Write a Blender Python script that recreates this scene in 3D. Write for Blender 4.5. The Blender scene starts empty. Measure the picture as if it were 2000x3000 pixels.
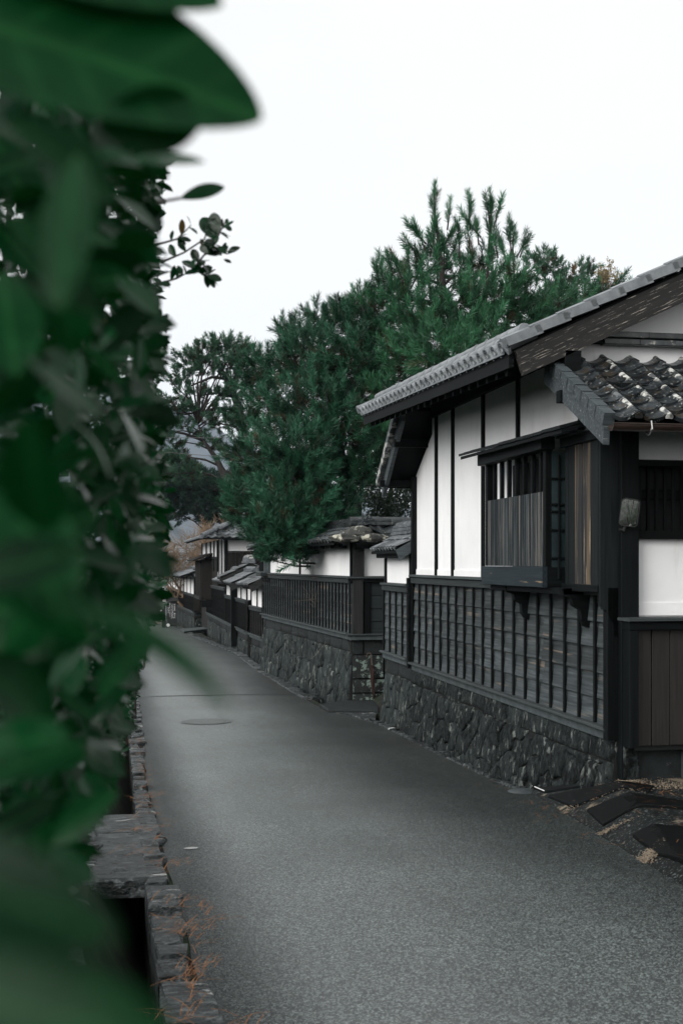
import bpy, math, random
import numpy as np
from mathutils import Vector, Matrix, noise
random.seed(7); rng=np.random.default_rng(11)
R=math.radians; V=Vector
S_=bpy.context.scene
COL=S_.collection
# ------------------------------------------------------------------ camera, sky, sun, exposure
F=3600.0; TH=math.atan(660/F); CT,ST=math.cos(TH),math.sin(TH); EYE=2.4
cd=bpy.data.cameras.new('camera'); cam=bpy.data.objects.new('camera',cd); COL.objects.link(cam)
cd.sensor_fit='VERTICAL'; cd.sensor_height=36.0; cd.sensor_width=24.0
cd.lens=36.0*F/3000; cd.shift_y=150/3000
cd.clip_start=0.02; cd.clip_end=6000
cd.dof.use_dof=True; cd.dof.focus_distance=15.0; cd.dof.aperture_fstop=cd.lens/8.0; cd.dof.aperture_blades=0
cam.location=(0,0,EYE); cam.rotation_euler=(R(90),0,-TH)
S_.camera=cam
wd=bpy.data.worlds.new('World'); S_.world=wd; wd.use_nodes=True
wn=wd.node_tree.nodes; wl=wd.node_tree.links
for n in list(wn): wn.remove(n)
SUN_EL,SUN_AZ=R(29),R(-124)          # azimuth from +Y towards +X
sky=wn.new('ShaderNodeTexSky'); sky.sky_type='NISHITA'; sky.sun_disc=False
sky.sun_elevation=SUN_EL; sky.sun_rotation=SUN_AZ; sky.air_density=1.0; sky.dust_density=4.0; sky.ozone_density=1.5
hs=wn.new('ShaderNodeHueSaturation'); hs.inputs['Saturation'].default_value=0.10
mx=wn.new('ShaderNodeMix'); mx.data_type='RGBA'; mx.inputs[0].default_value=0.80
wtc=wn.new('ShaderNodeTexCoord'); wmp=wn.new('ShaderNodeMapping'); wmp.inputs['Scale'].default_value=(1.2,1.2,3.5)
wno=wn.new('ShaderNodeTexNoise'); wno.inputs['Scale'].default_value=1.6; wno.inputs['Detail'].default_value=3
wcr=wn.new('ShaderNodeValToRGB'); wcr.color_ramp.elements[0].position=.3; wcr.color_ramp.elements[1].position=.7
wcr.color_ramp.elements[0].color=(9.05,9.1,9.0,1); wcr.color_ramp.elements[1].color=(9.75,9.78,9.66,1)
bg=wn.new('ShaderNodeBackground'); bg.inputs['Strength'].default_value=0.096
wo=wn.new('ShaderNodeOutputWorld')
wl.new(sky.outputs[0],hs.inputs['Color']); wl.new(hs.outputs[0],mx.inputs[6])
wl.new(wtc.outputs['Generated'],wmp.inputs[0]); wl.new(wmp.outputs[0],wno.inputs['Vector']); wl.new(wno.outputs['Fac'],wcr.inputs[0])
wl.new(wcr.outputs[0],mx.inputs[7]); wl.new(mx.outputs[2],bg.inputs['Color']); wl.new(bg.outputs[0],wo.inputs[0])
sl=bpy.data.lights.new('sun','SUN'); sun=bpy.data.objects.new('sun',sl); COL.objects.link(sun)
sl.energy=2.15; sl.angle=R(40); sl.color=(1.0,.975,.94)
sd=V((math.sin(SUN_AZ)*math.cos(SUN_EL),math.cos(SUN_AZ)*math.cos(SUN_EL),math.sin(SUN_EL)))
sun.rotation_euler=sd.to_track_quat('Z','Y').to_euler(); sun.location=(-20,10,30)
vs=S_.view_settings; vs.view_transform='Standard'; vs.look='None'; vs.exposure=0.42; vs.gamma=1.0; vs.use_curve_mapping=False
S_.render.engine='CYCLES'; S_.cycles.use_denoising=True; S_.cycles.max_bounces=8; S_.cycles.transparent_max_bounces=6
S_.cycles.diffuse_bounces=3; S_.cycles.glossy_bounces=2; S_.cycles.volume_bounces=1; S_.cycles.caustics_reflective=False
S_.cycles.use_adaptive_sampling=True; S_.cycles.adaptive_threshold=0.02
# ------------------------------------------------------------------ measuring helpers (photograph pixels -> metres)
def ray(px,py):
    a=(px-1000)/F; return V((a*CT+ST, CT-a*ST, -(py-1650)/F))
def at(t,px,py): return V((0,0,EYE))+ray(px,py)*t
def onx(X,px,py):
    r=ray(px,py); return V((0,0,EYE))+r*(X/r.x)
def ony(Y,px,py):
    r=ray(px,py); return V((0,0,EYE))+r*(Y/r.y)
_zy=[-30,0,4,7,9,11,13,16,22,31,43,51,67,90,130,200]
_zz=[1.3,.78,.62,.42,.27,.12,-.04,-.12,-.20,-.34,-.47,-.64,-1.03,-1.7,-2.2,-2.6]
def zr(y): return float(np.interp(y,_zy,_zz))
_ry=[-30,3,7.1,8.6,9.8,11,12,14,19,20.5,21.5,31,38,43.6,51,67,80,95]
_rx=[3.0,3.2,3.47,3.66,3.88,4.06,4.2,4.22,4.14,3.9,3.62,3.6,3.7,3.4,3.2,3.2,3.0,2.2]
def xr(y): return float(np.interp(y,_ry,_rx))
def xl(y): return float(np.interp(y,[-30,6,12,20,30,60,80,95],[.36,.37,.33,.38,.42,.55,.3,-1.2]))
# ------------------------------------------------------------------ mesh helpers
LOC={}
class MB:
    def __init__(s): s.v=[]; s.f=[]
    def add(s,vs_,fs):
        o=len(s.v); s.v+=[tuple(p) for p in vs_]; s.f+=[tuple(i+o for i in f) for f in fs]
    def box(s,x0,x1,y0,y1,z0,z1):
        s.add([(x0,y0,z0),(x1,y0,z0),(x1,y1,z0),(x0,y1,z0),(x0,y0,z1),(x1,y0,z1),(x1,y1,z1),(x0,y1,z1)],
              [(0,3,2,1),(4,5,6,7),(0,1,5,4),(1,2,6,5),(2,3,7,6),(3,0,4,7)])
    def prism(s,poly,ext):
        n=len(poly); ext=V(ext); p=[V(q) for q in poly]
        s.add(p+[q+ext for q in p],[tuple(range(n-1,-1,-1)),tuple(range(n,2*n))]+[(i,(i+1)%n,(i+1)%n+n,i+n) for i in range(n)])
    def tube(s,pts,rad,n=6,cap=True):
        pts=[V(p) for p in pts]; m=len(pts); rr=rad if hasattr(rad,'__len__') else [rad]*m
        vs_=[]; 
        for i,p in enumerate(pts):
            d=(pts[min(i+1,m-1)]-pts[max(i-1,0)]).normalized()
            a=d.cross(V((0,0,1)) if abs(d.z)<.9 else V((1,0,0))).normalized(); b=d.cross(a)
            for k in range(n):
                t=2*math.pi*k/n; vs_.append(p+(a*math.cos(t)+b*math.sin(t))*rr[i])
        fs=[(i*n+k,i*n+(k+1)%n,(i+1)*n+(k+1)%n,(i+1)*n+k) for i in range(m-1) for k in range(n)]
        if cap and n>2: fs+=[tuple(range(n-1,-1,-1)),tuple(range((m-1)*n,m*n))]
        s.add(vs_,fs)
    def mesh(s,name,mat,off=V((0,0,0)),smooth=False):
        me=bpy.data.meshes.new(name)
        me.from_pydata([(x-off.x,y-off.y,z-off.z) for x,y,z in s.v],[],s.f); me.update()
        if mat: me.materials.append(mat)
        if smooth: me.polygons.foreach_set('use_smooth',[True]*len(me.polygons))
        return me
def link(o,parent,wloc):
    COL.objects.link(o); LOC[o.name]=V(wloc)
    if parent is not None: o.parent=parent; o.location=V(wloc)-LOC[parent.name]
    else: o.location=wloc
    return o
def tag(o,label=None,cat=None,group=None,kind=None):
    for k,v in (('label',label),('category',cat),('group',group),('kind',kind)):
        if v: o[k]=v
    return o
def thing(name,label,cat,loc,group=None):
    return tag(link(bpy.data.objects.new(name,None),None,loc),label,cat,group,'thing')
def part(name,parent,loc=None):
    return link(bpy.data.objects.new(name,None),parent,LOC[parent.name] if loc is None else loc)
def obj(name,mb,mat,parent=None,loc=None,smooth=False):
    w=V(loc) if loc is not None else (LOC[parent.name] if parent is not None else V((0,0,0)))
    return link(bpy.data.objects.new(name,mb.mesh(name,mat,w,smooth)),parent,w)
def inst(name,me,parent,M):
    o=bpy.data.objects.new(name,me); COL.objects.link(o); LOC[o.name]=M.translation.copy()
    if parent is not None: o.parent=parent; o.matrix_basis=Matrix.Translation(-LOC[parent.name])@M
    else: o.matrix_basis=M
    return o
def fr(o,x,y,z=None):
    z=x.cross(y) if z is None else z
    return Matrix(((x.x,y.x,z.x,o.x),(x.y,y.y,z.y,o.y),(x.z,y.z,z.z,o.z),(0,0,0,1)))
_bc={}
def bx(name,mat,parent,c,dims,d=V((1,0,0)),jit=0):
    """box piece: centre c, dims along (d, horizontal normal, up)"""
    key=(mat.name,)+tuple(round(q,3) for q in dims)
    if key not in _bc:
        b=MB(); x,y,z=[q/2 for q in dims]; c_=min(.006,min(x,y,z)*.3)
        # chamfered long edges
        prof=[(-y+c_,-z),(y-c_,-z),(y,-z+c_),(y,z-c_),(y-c_,z),(-y+c_,z),(-y,z-c_),(-y,-z+c_)]
        if x>=z: b.prism([(-x,p,q) for p,q in prof],(2*x,0,0))
        else:
            prof=[(-x+c_,-y),(x-c_,-y),(x,-y+c_),(x,y-c_),(x-c_,y),(-x+c_,y),(-x,y-c_),(-x,-y+c_)]
            b.prism([(p,q,-z) for p,q in prof],(0,0,2*z))
        _bc[key]=b.mesh(name,mat)
    d=V(d).normalized(); up=V((0,0,1)); M=fr(V(c),d,up.cross(d),up)
    if jit: M=M@Matrix.Rotation(random.uniform(-jit,jit),4,'Z')@Matrix.Rotation(random.uniform(-jit,jit)*.5,4,'Y')
    return inst(name,_bc[key],parent,M)
def bulk(name,mat,bv,bf,Rm,T,col=None,parent=None,loc=None,smooth=False):
    """many copies of a tiny base mesh as ONE mesh; Rm (n,3,3), T (n,3)"""
    bv=np.asarray(bv,float); n=len(T); nv=len(bv)
    w=np.array(loc if loc is not None else (LOC[parent.name] if parent is not None else (0,0,0)))
    P=(np.einsum('nij,vj->nvi',Rm,bv)+T[:,None,:]-w).reshape(-1,3)
    me=bpy.data.meshes.new(name)
    ls=[len(f) for f in bf]; fl=np.array([i for f in bf for i in f]); nl=len(fl)
    li=(fl[None,:]+(np.arange(n)*nv)[:,None]).ravel()
    tot=np.tile(ls,n); st=np.concatenate(([0],np.cumsum(tot)[:-1]))
    me.vertices.add(len(P)); me.vertices.foreach_set('co',P.ravel().astype(np.float32))
    me.loops.add(len(li)); me.loops.foreach_set('vertex_index',li.astype(np.int32))
    me.polygons.add(len(tot)); me.polygons.foreach_set('loop_start',st.astype(np.int32)); me.polygons.foreach_set('loop_total',tot.astype(np.int32))
    if smooth: me.polygons.foreach_set('use_smooth',np.ones(len(tot),bool))
    if col is not None:
        a=me.attributes.new('tint','FLOAT','POINT'); a.data.foreach_set('value',np.repeat(col,nv).astype(np.float32))
    me.update(calc_edges=True); me.materials.append(mat)
    return link(bpy.data.objects.new(name,me),parent,V(w))
def rotmats(y,roll):
    """matrices whose local +Y is y (n,3), rolled about it"""
    y=y/np.linalg.norm(y,axis=1,keepdims=True)
    h=np.where(np.abs(y[:,2:3])<.95,[[0,0,1.]],[[1.,0,0]]); x=np.cross(y,h); x/=np.linalg.norm(x,axis=1,keepdims=True)
    z=np.cross(x,y); c,s=np.cos(roll)[:,None],np.sin(roll)[:,None]
    x2=x*c+z*s; z2=-x*s+z*c
    return np.stack((x2,y,z2),axis=2)
# ------------------------------------------------------------------ materials
def mat(name,cols,scale=4,stretch=(1,1,1),rough=.7,bump=.2,var=.15,patches=(),spec=.4,detail=6,rrough=0,bscale=None,bdist=.01,metal=0,stops=(.3,.7)):
    m=bpy.data.materials.new(name); m.use_nodes=True; nt=m.node_tree; n=nt.nodes; l=nt.links
    b=n['Principled BSDF']; b.inputs['Specular IOR Level'].default_value=spec; b.inputs['Metallic'].default_value=metal
    tc=n.new('ShaderNodeTexCoord'); oi=n.new('ShaderNodeObjectInfo')
    mul=n.new('ShaderNodeMath'); mul.operation='MULTIPLY'; mul.inputs[1].default_value=61.7; l.new(oi.outputs['Random'],mul.inputs[0])
    ad=n.new('ShaderNodeVectorMath'); ad.operation='ADD'; l.new(tc.outputs['Object'],ad.inputs[0]); l.new(mul.outputs[0],ad.inputs[1])
    def nz(sc,st,det=detail,ro=.6):
        mp=n.new('ShaderNodeMapping'); mp.inputs['Scale'].default_value=st; l.new(ad.outputs[0],mp.inputs[0])
        q=n.new('ShaderNodeTexNoise'); q.inputs['Scale'].default_value=sc; q.inputs['Detail'].default_value=det; q.inputs['Roughness'].default_value=ro
        l.new(mp.outputs[0],q.inputs['Vector']); return q
    q=nz(scale,stretch); cr=n.new('ShaderNodeValToRGB'); e=cr.color_ramp.elements
    k=len(cols)
    for i,c in enumerate(cols):
        p=stops[0]+(stops[1]-stops[0])*i/max(1,k-1)
        el=e[i] if i<2 else e.new(p)
        el.position=p; el.color=(*c,1)
    l.new(q.outputs['Fac'],cr.inputs[0]); out=cr.outputs[0]
    if var:
        hv=n.new('ShaderNodeHueSaturation'); ma=n.new('ShaderNodeMapRange')
        ma.inputs[3].default_value=1-var; ma.inputs[4].default_value=1+var
        l.new(oi.outputs['Random'],ma.inputs[0]); l.new(ma.outputs[0],hv.inputs['Value']); l.new(out,hv.inputs['Color']); out=hv.outputs[0]
    for c,sc,st,lo,hi in patches:
        w=nz(sc,st,5,.65); r=n.new('ShaderNodeMapRange'); r.inputs[1].default_value=lo; r.inputs[2].default_value=hi
        l.new(w.outputs['Fac'],r.inputs[0]); x=n.new('ShaderNodeMix'); x.data_type='RGBA'; x.inputs[7].default_value=(*c,1)
        l.new(r.outputs[0],x.inputs[0]); l.new(out,x.inputs[6]); out=x.outputs[2]
    l.new(out,b.inputs['Base Color'])
    if rrough:
        w=nz(scale*.5,(1,1,1),3); r=n.new('ShaderNodeMapRange'); r.inputs[1].default_value=.35; r.inputs[2].default_value=.65
        r.inputs[3].default_value=rough-rrough; r.inputs[4].default_value=rough+rrough; l.new(w.outputs['Fac'],r.inputs[0]); l.new(r.outputs[0],b.inputs['Roughness'])
    else: b.inputs['Roughness'].default_value=rough
    if bump:
        w=nz(bscale,stretch) if bscale else q
        bp=n.new('ShaderNodeBump'); bp.inputs['Strength'].default_value=bump; bp.inputs['Distance'].default_value=bdist
        l.new(w.outputs['Fac'],bp.inputs['Height']); l.new(bp.outputs[0],b.inputs['Normal'])
    return m
HG=(.35,9,9); VG=(9,9,.35)
def wood(name,cols,patches=(),**k):
    return {g:mat(f'{name}_{g}',cols,5,st,patches=[(c,sc,tuple(a*f_ for a,f_ in zip(st,(1,1,1))),lo,hi) for c,sc,lo,hi in patches],bump=.35,**k)
            for g,st in (('h',HG),('v',VG))}
W_dark=wood('dark_timber',[(.0011,.0018,.002),(.0042,.006,.0065)],rough=.66,var=.3,spec=.10)
W_board=wood('weathered_board',[(.014,.019,.0205),(.036,.0445,.0475),(.075,.087,.0905)],[((.15,.12,.094),1.6,.60,.68)],rough=.7,var=.34,spec=.3)
W_fasc=wood('rail_timber',[(.006,.0088,.0096),(.023,.0295,.031)],[((.24,.16,.10),1.1,.64,.72)],rough=.7,var=.2,spec=.3)
W_gray=wood('grey_ledge',[(.018,.024,.026),(.055,.065,.067)],rough=.75,var=.15,spec=.3)
W_brown=wood('brown_plank',[(.0055,.0048,.004),(.017,.0142,.0118)],[((.14,.09,.05),1.3,.70,.76)],rough=.55,var=.25,spec=.35)
W_rust=wood('worn_plank',[(.02,.024,.026),(.055,.06,.062)],[((.30,.19,.10),1.1,.50,.66)],rough=.6,var=.2,spec=.3)
W_paint=wood('flaked_paint_board',[(.008,.008,.008),(.02,.019,.018)],[((.33,.30,.26),11,.60,.63)],rough=.65,var=.05,spec=.3)
W_bluegray=wood('blue_grey_board',[(.022,.030,.034),(.072,.087,.093)],[((.30,.30,.29),5,.62,.7)],rough=.65,var=.1,spec=.3)
M_plaster=mat('lime_plaster',[(.74,.745,.75),(.83,.83,.83)],1.3,rough=.85,bump=.06,var=.02,spec=.2,bscale=14,patches=[((.60,.60,.57),1.1,(1,1,.4),.52,.85),((.50,.50,.47),7,(1,1,.12),.66,.95)])
M_tile=mat('roof_tile',[(.005,.007,.0085),(.017,.0215,.0245),(.046,.054,.059)],9,rough=.34,bump=.25,var=.45,spec=.55,rrough=.1,patches=[((.30,.31,.295),30,(1,1,1),.60,.65),((.035,.028,.02),6,(1,1,1),.55,.64)])
M_tileroll=mat('pale_lichen_tile',[(.03,.034,.037),(.09,.097,.10)],9,rough=.4,bump=.25,var=.5,spec=.5,patches=[((.50,.50,.47),8,(1,1,1),.50,.58)])
M_eave=mat('grey_eave_tile',[(.085,.096,.104),(.21,.228,.24)],6,rough=.45,bump=.15,var=.15,spec=.5,patches=[((.05,.055,.06),12,(1,1,1),.62,.75)])
M_walltile=mat('wall_roof_tile',[(.008,.011,.0125),(.028,.034,.037),(.07,.08,.081)],8,rough=.36,bump=.2,var=.4,spec=.55,patches=[((.42,.41,.36),11,(1,1,1),.62,.7)])
M_walltile2=mat('pale_wall_roof_tile',[(.045,.052,.058),(.14,.152,.163)],8,rough=.34,bump=.2,var=.35,spec=.6,patches=[((.5,.5,.48),9,(1,1,1),.66,.75)])
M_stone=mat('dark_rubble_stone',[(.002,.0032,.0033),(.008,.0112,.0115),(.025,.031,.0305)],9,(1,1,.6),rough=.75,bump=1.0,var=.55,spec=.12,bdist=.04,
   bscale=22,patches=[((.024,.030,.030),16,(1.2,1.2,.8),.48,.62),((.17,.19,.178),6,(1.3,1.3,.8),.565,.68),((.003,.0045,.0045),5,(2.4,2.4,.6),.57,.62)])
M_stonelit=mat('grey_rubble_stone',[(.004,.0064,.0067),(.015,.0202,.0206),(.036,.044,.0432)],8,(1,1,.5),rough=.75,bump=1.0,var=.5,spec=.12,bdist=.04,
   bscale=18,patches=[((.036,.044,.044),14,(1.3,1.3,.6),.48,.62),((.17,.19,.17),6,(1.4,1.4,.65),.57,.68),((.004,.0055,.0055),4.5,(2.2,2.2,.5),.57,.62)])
M_cope=mat('coping_stone',[(.003,.0046,.0048),(.011,.015,.0152)],11,rough=.75,bump=.5,var=.25,spec=.3,bdist=.02,patches=[((.16,.17,.165),20,(1,1,1),.66,.74)])
M_lichen=mat('lichen_stone',[(.005,.0072,.0072),(.02,.0245,.0235)],8,rough=.8,bump=.6,var=.2,spec=.3,bdist=.03,patches=[((.15,.20,.175),9,(1,1,1),.53,.60)])
M_mortar=mat('joint_filling',[(.008,.009,.009),(.02,.021,.02)],9,rough=.95,bump=.3,var=0,spec=.1)
M_concrete=mat('sill_concrete',[(.028,.037,.040),(.066,.080,.083)],7,rough=.8,bump=.3,var=.1,spec=.3)
M_kerb=mat('kerb_stone',[(.003,.0052,.0057),(.012,.0180,.0190),(.040,.0515,.0535)],11,(.7,2.0,1),rough=.40,bscale=26,bump=1.0,var=.35,spec=.5,bdist=.03,rrough=.2,patches=[((.11,.125,.128),14,(.8,1.6,1),.54,.64),((.45,.46,.45),3.2,(.7,1.8,1),.645,.665),((.004,.0055,.0055),5,(.7,2.6,1),.56,.62)])
M_soil=mat('soil',[(.005,.0055,.005),(.02,.02,.0175)],6,rough=.95,bump=.6,var=0,spec=.2,bdist=.04,patches=[((.02,.04,.015),2,(1,1,1),.5,.7)])
M_sand=mat('sand',[(.13,.105,.078),(.27,.22,.165)],22,rough=.95,bump=.5,var=.1,spec=.15,bdist=.02,patches=[((.05,.045,.04),16,(1,1,1),.62,.72)])
M_pebble=mat('grey_pebble',[(.10,.11,.115),(.19,.20,.20)],9,rough=.8,bump=.3,var=.2,spec=.3)
M_plate=mat('black_ramp_plate',[(.0012,.0018,.002),(.0026,.0036,.004)],14,rough=.6,bump=.12,var=.3,spec=.1,patches=[((.25,.26,.25),60,(1,1,1),.74,.78)])
M_bark=mat('pine_bark',[(.012,.011,.0105),(.045,.041,.038)],9,(1,1,.35),rough=.9,bump=.7,var=.1,spec=.2,bdist=.04)
M_twig=mat('bare_twig',[(.10,.085,.07),(.24,.20,.165)],6,rough=.9,bump=0,var=.1,spec=.2)
M_twigd=mat('grey_twig',[(.025,.023,.021),(.08,.075,.068)],6,rough=.9,bump=0,var=.1,spec=.2)
M_twigo=mat('russet_twig',[(.11,.08,.055),(.28,.20,.135)],6,rough=.9,bump=0,var=.1,spec=.2)
M_fall=mat('fallen_needle',[(.16,.06,.022),(.34,.16,.07)],30,rough=.8,bump=0,var=.2,spec=.2)
M_gutter=mat('brown_gutter_metal',[(.020,.012,.009),(.05,.032,.024)],5,(1,4,4),rough=.4,bump=.05,var=0,spec=.5,metal=.3)
M_hook=mat('gutter_hook_metal',[(.12,.12,.12),(.2,.2,.2)],8,rough=.4,bump=0,var=0,metal=.6)
M_black=mat('black_plastic',[(.008,.009,.009),(.014,.015,.015)],12,rough=.5,bump=0,var=0,spec=.4)
M_mirror=mat('mirror_glass',[(.75,.78,.78),(.8,.82,.82)],3,rough=.03,bump=0,var=0,metal=1)
M_dark=mat('dark_interior',[(.004,.0045,.005),(.008,.0085,.009)],4,rough=.6,bump=0,var=0,spec=.3)
M_pane=mat('old_window_pane',[(.012,.02,.022),(.03,.045,.048)],4,rough=.12,bump=.03,var=0,spec=.6)
M_umb=mat('umbrella_cloth',[(.010,.005,.0045),(.028,.0125,.010)],12,(1,1,.3),rough=.75,bump=.2,var=0,spec=.2)
M_handle=mat('umbrella_handle',[(.05,.035,.026),(.09,.065,.048)],10,rough=.4,bump=0,var=0)
M_white=mat('white_paint',[(.72,.72,.72),(.8,.8,.8)],8,rough=.5,bump=0,var=0)
M_sign=mat('black_sign_board',[(.008,.01,.011),(.02,.024,.025)],6,rough=.5,bump=.1,var=0)
M_iron=mat('cast_iron',[(.045,.054,.053),(.10,.115,.112)],30,rough=.45,bump=.4,var=0,spec=.5)
M_hill=mat('forest_slope',[(.02,.028,.03),(.045,.056,.056)],.05,rough=.95,bump=.6,var=0,spec=.1,bdist=6)
def leafmat(name,c0,c1,c2,rough=.3,trans=.22,spec=.5,tcol=(.05,.16,.03),brown=.965):
    m=bpy.data.materials.new(name); m.use_nodes=True; nt=m.node_tree; n=nt.nodes; l=nt.links
    b=n['Principled BSDF']; b.inputs['Roughness'].default_value=rough; b.inputs['Specular IOR Level'].default_value=spec
    at_=n.new('ShaderNodeAttribute'); at_.attribute_name='tint'; oi=n.new('ShaderNodeObjectInfo')
    a=n.new('ShaderNodeMath'); a.operation='ADD'; l.new(at_.outputs['Fac'],a.inputs[0]); l.new(oi.outputs['Random'],a.inputs[1])
    fr_=n.new('ShaderNodeMath'); fr_.operation='FRACT'; l.new(a.outputs[0],fr_.inputs[0])
    cr=n.new('ShaderNodeValToRGB'); e=cr.color_ramp.elements; e[0].color=(*c0,1); e[1].color=(*c1,1); e[1].position=.85
    x=e.new(brown); x.color=(*c1,1); x=e.new(min(.999,brown+.02)); x.color=(*c2,1)
    l.new(fr_.outputs[0],cr.inputs[0]); l.new(cr.outputs[0],b.inputs['Base Color'])
    if trans:
        t=n.new('ShaderNodeBsdfTranslucent'); t.inputs[0].default_value=(*tcol,1)
        s=n.new('ShaderNodeMixShader'); s.inputs[0].default_value=trans
        l.new(b.outputs[0],s.inputs[1]); l.new(t.outputs[0],s.inputs[2]); l.new(s.outputs[0],n['Material Output'].inputs[0])
    return m
M_leaf=leafmat('camellia_leaf',(.0008,.011,.0042),(.003,.034,.0105),(.14,.075,.03),brown=.995,rough=.2,trans=.14,spec=.22,tcol=(.006,.07,.010))
M_leafnear=leafmat('near_camellia_leaf',(.0006,.010,.004),(.0017,.028,.0078),(.0017,.028,.0078),rough=.30,trans=.18,spec=.06,tcol=(.004,.075,.010))
def veins(m):
    nt=m.node_tree; n=nt.nodes; l=nt.links; b=n['Principled BSDF']; src=b.inputs['Base Color'].links[0].from_socket
    tc=n.new('ShaderNodeTexCoord'); sx=n.new('ShaderNodeSeparateXYZ'); l.new(tc.outputs['Object'],sx.inputs[0])
    def mm(op,a,c=None):
        q=n.new('ShaderNodeMath'); q.operation=op
        for i,v in enumerate((a,c)):
            if v is None: continue
            if isinstance(v,(int,float)): q.inputs[i].default_value=v
            else: l.new(v,q.inputs[i])
        return q.outputs[0]
    ax=mm('ABSOLUTE',sx.outputs[0]); r=n.new('ShaderNodeMapRange'); r.inputs[1].default_value=.008; r.inputs[2].default_value=.028; r.inputs[3].default_value=1; r.inputs[4].default_value=0; l.new(ax,r.inputs[0])
    w=mm('POWER',mm('ABSOLUTE',mm('SINE',mm('SUBTRACT',mm('MULTIPLY',sx.outputs[1],24),mm('MULTIPLY',ax,17)))),10); w=mm('MULTIPLY',w,.13)
    no=n.new('ShaderNodeTexNoise'); no.inputs['Scale'].default_value=5; no.inputs['Detail'].default_value=4; l.new(tc.outputs['Object'],no.inputs['Vector'])
    k=mm('MAXIMUM',mm('MULTIPLY',r.outputs[0],.3),w); x=n.new('ShaderNodeMix'); x.data_type='RGBA'; x.inputs[7].default_value=(.022,.11,.03,1); l.new(k,x.inputs[0]); l.new(src,x.inputs[6])
    hv=n.new('ShaderNodeHueSaturation'); l.new(mm('ADD',mm('MULTIPLY',no.outputs['Fac'],1.3),.35),hv.inputs['Value']); l.new(x.outputs[2],hv.inputs['Color']); l.new(hv.outputs[0],b.inputs['Base Color'])
veins(M_leafnear)
M_leaf2=leafmat('shrub_leaf',(.006,.02,.010),(.016,.042,.022),(.06,.06,.03),rough=.45,trans=.15)
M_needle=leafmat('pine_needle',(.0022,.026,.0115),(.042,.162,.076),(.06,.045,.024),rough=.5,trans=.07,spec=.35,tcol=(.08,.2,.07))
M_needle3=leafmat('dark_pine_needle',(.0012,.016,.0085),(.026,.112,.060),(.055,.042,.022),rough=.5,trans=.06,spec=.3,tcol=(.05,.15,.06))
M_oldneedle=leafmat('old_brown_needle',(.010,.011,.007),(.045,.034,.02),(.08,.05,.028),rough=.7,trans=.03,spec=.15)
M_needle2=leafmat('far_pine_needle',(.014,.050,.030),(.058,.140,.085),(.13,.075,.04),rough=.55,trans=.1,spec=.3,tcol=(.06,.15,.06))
M_needled=leafmat('dull_pine_needle',(.005,.019,.014),(.018,.048,.036),(.06,.045,.03),rough=.6,trans=.05,spec=.25)  # darker needle green of the dense far pine
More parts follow.
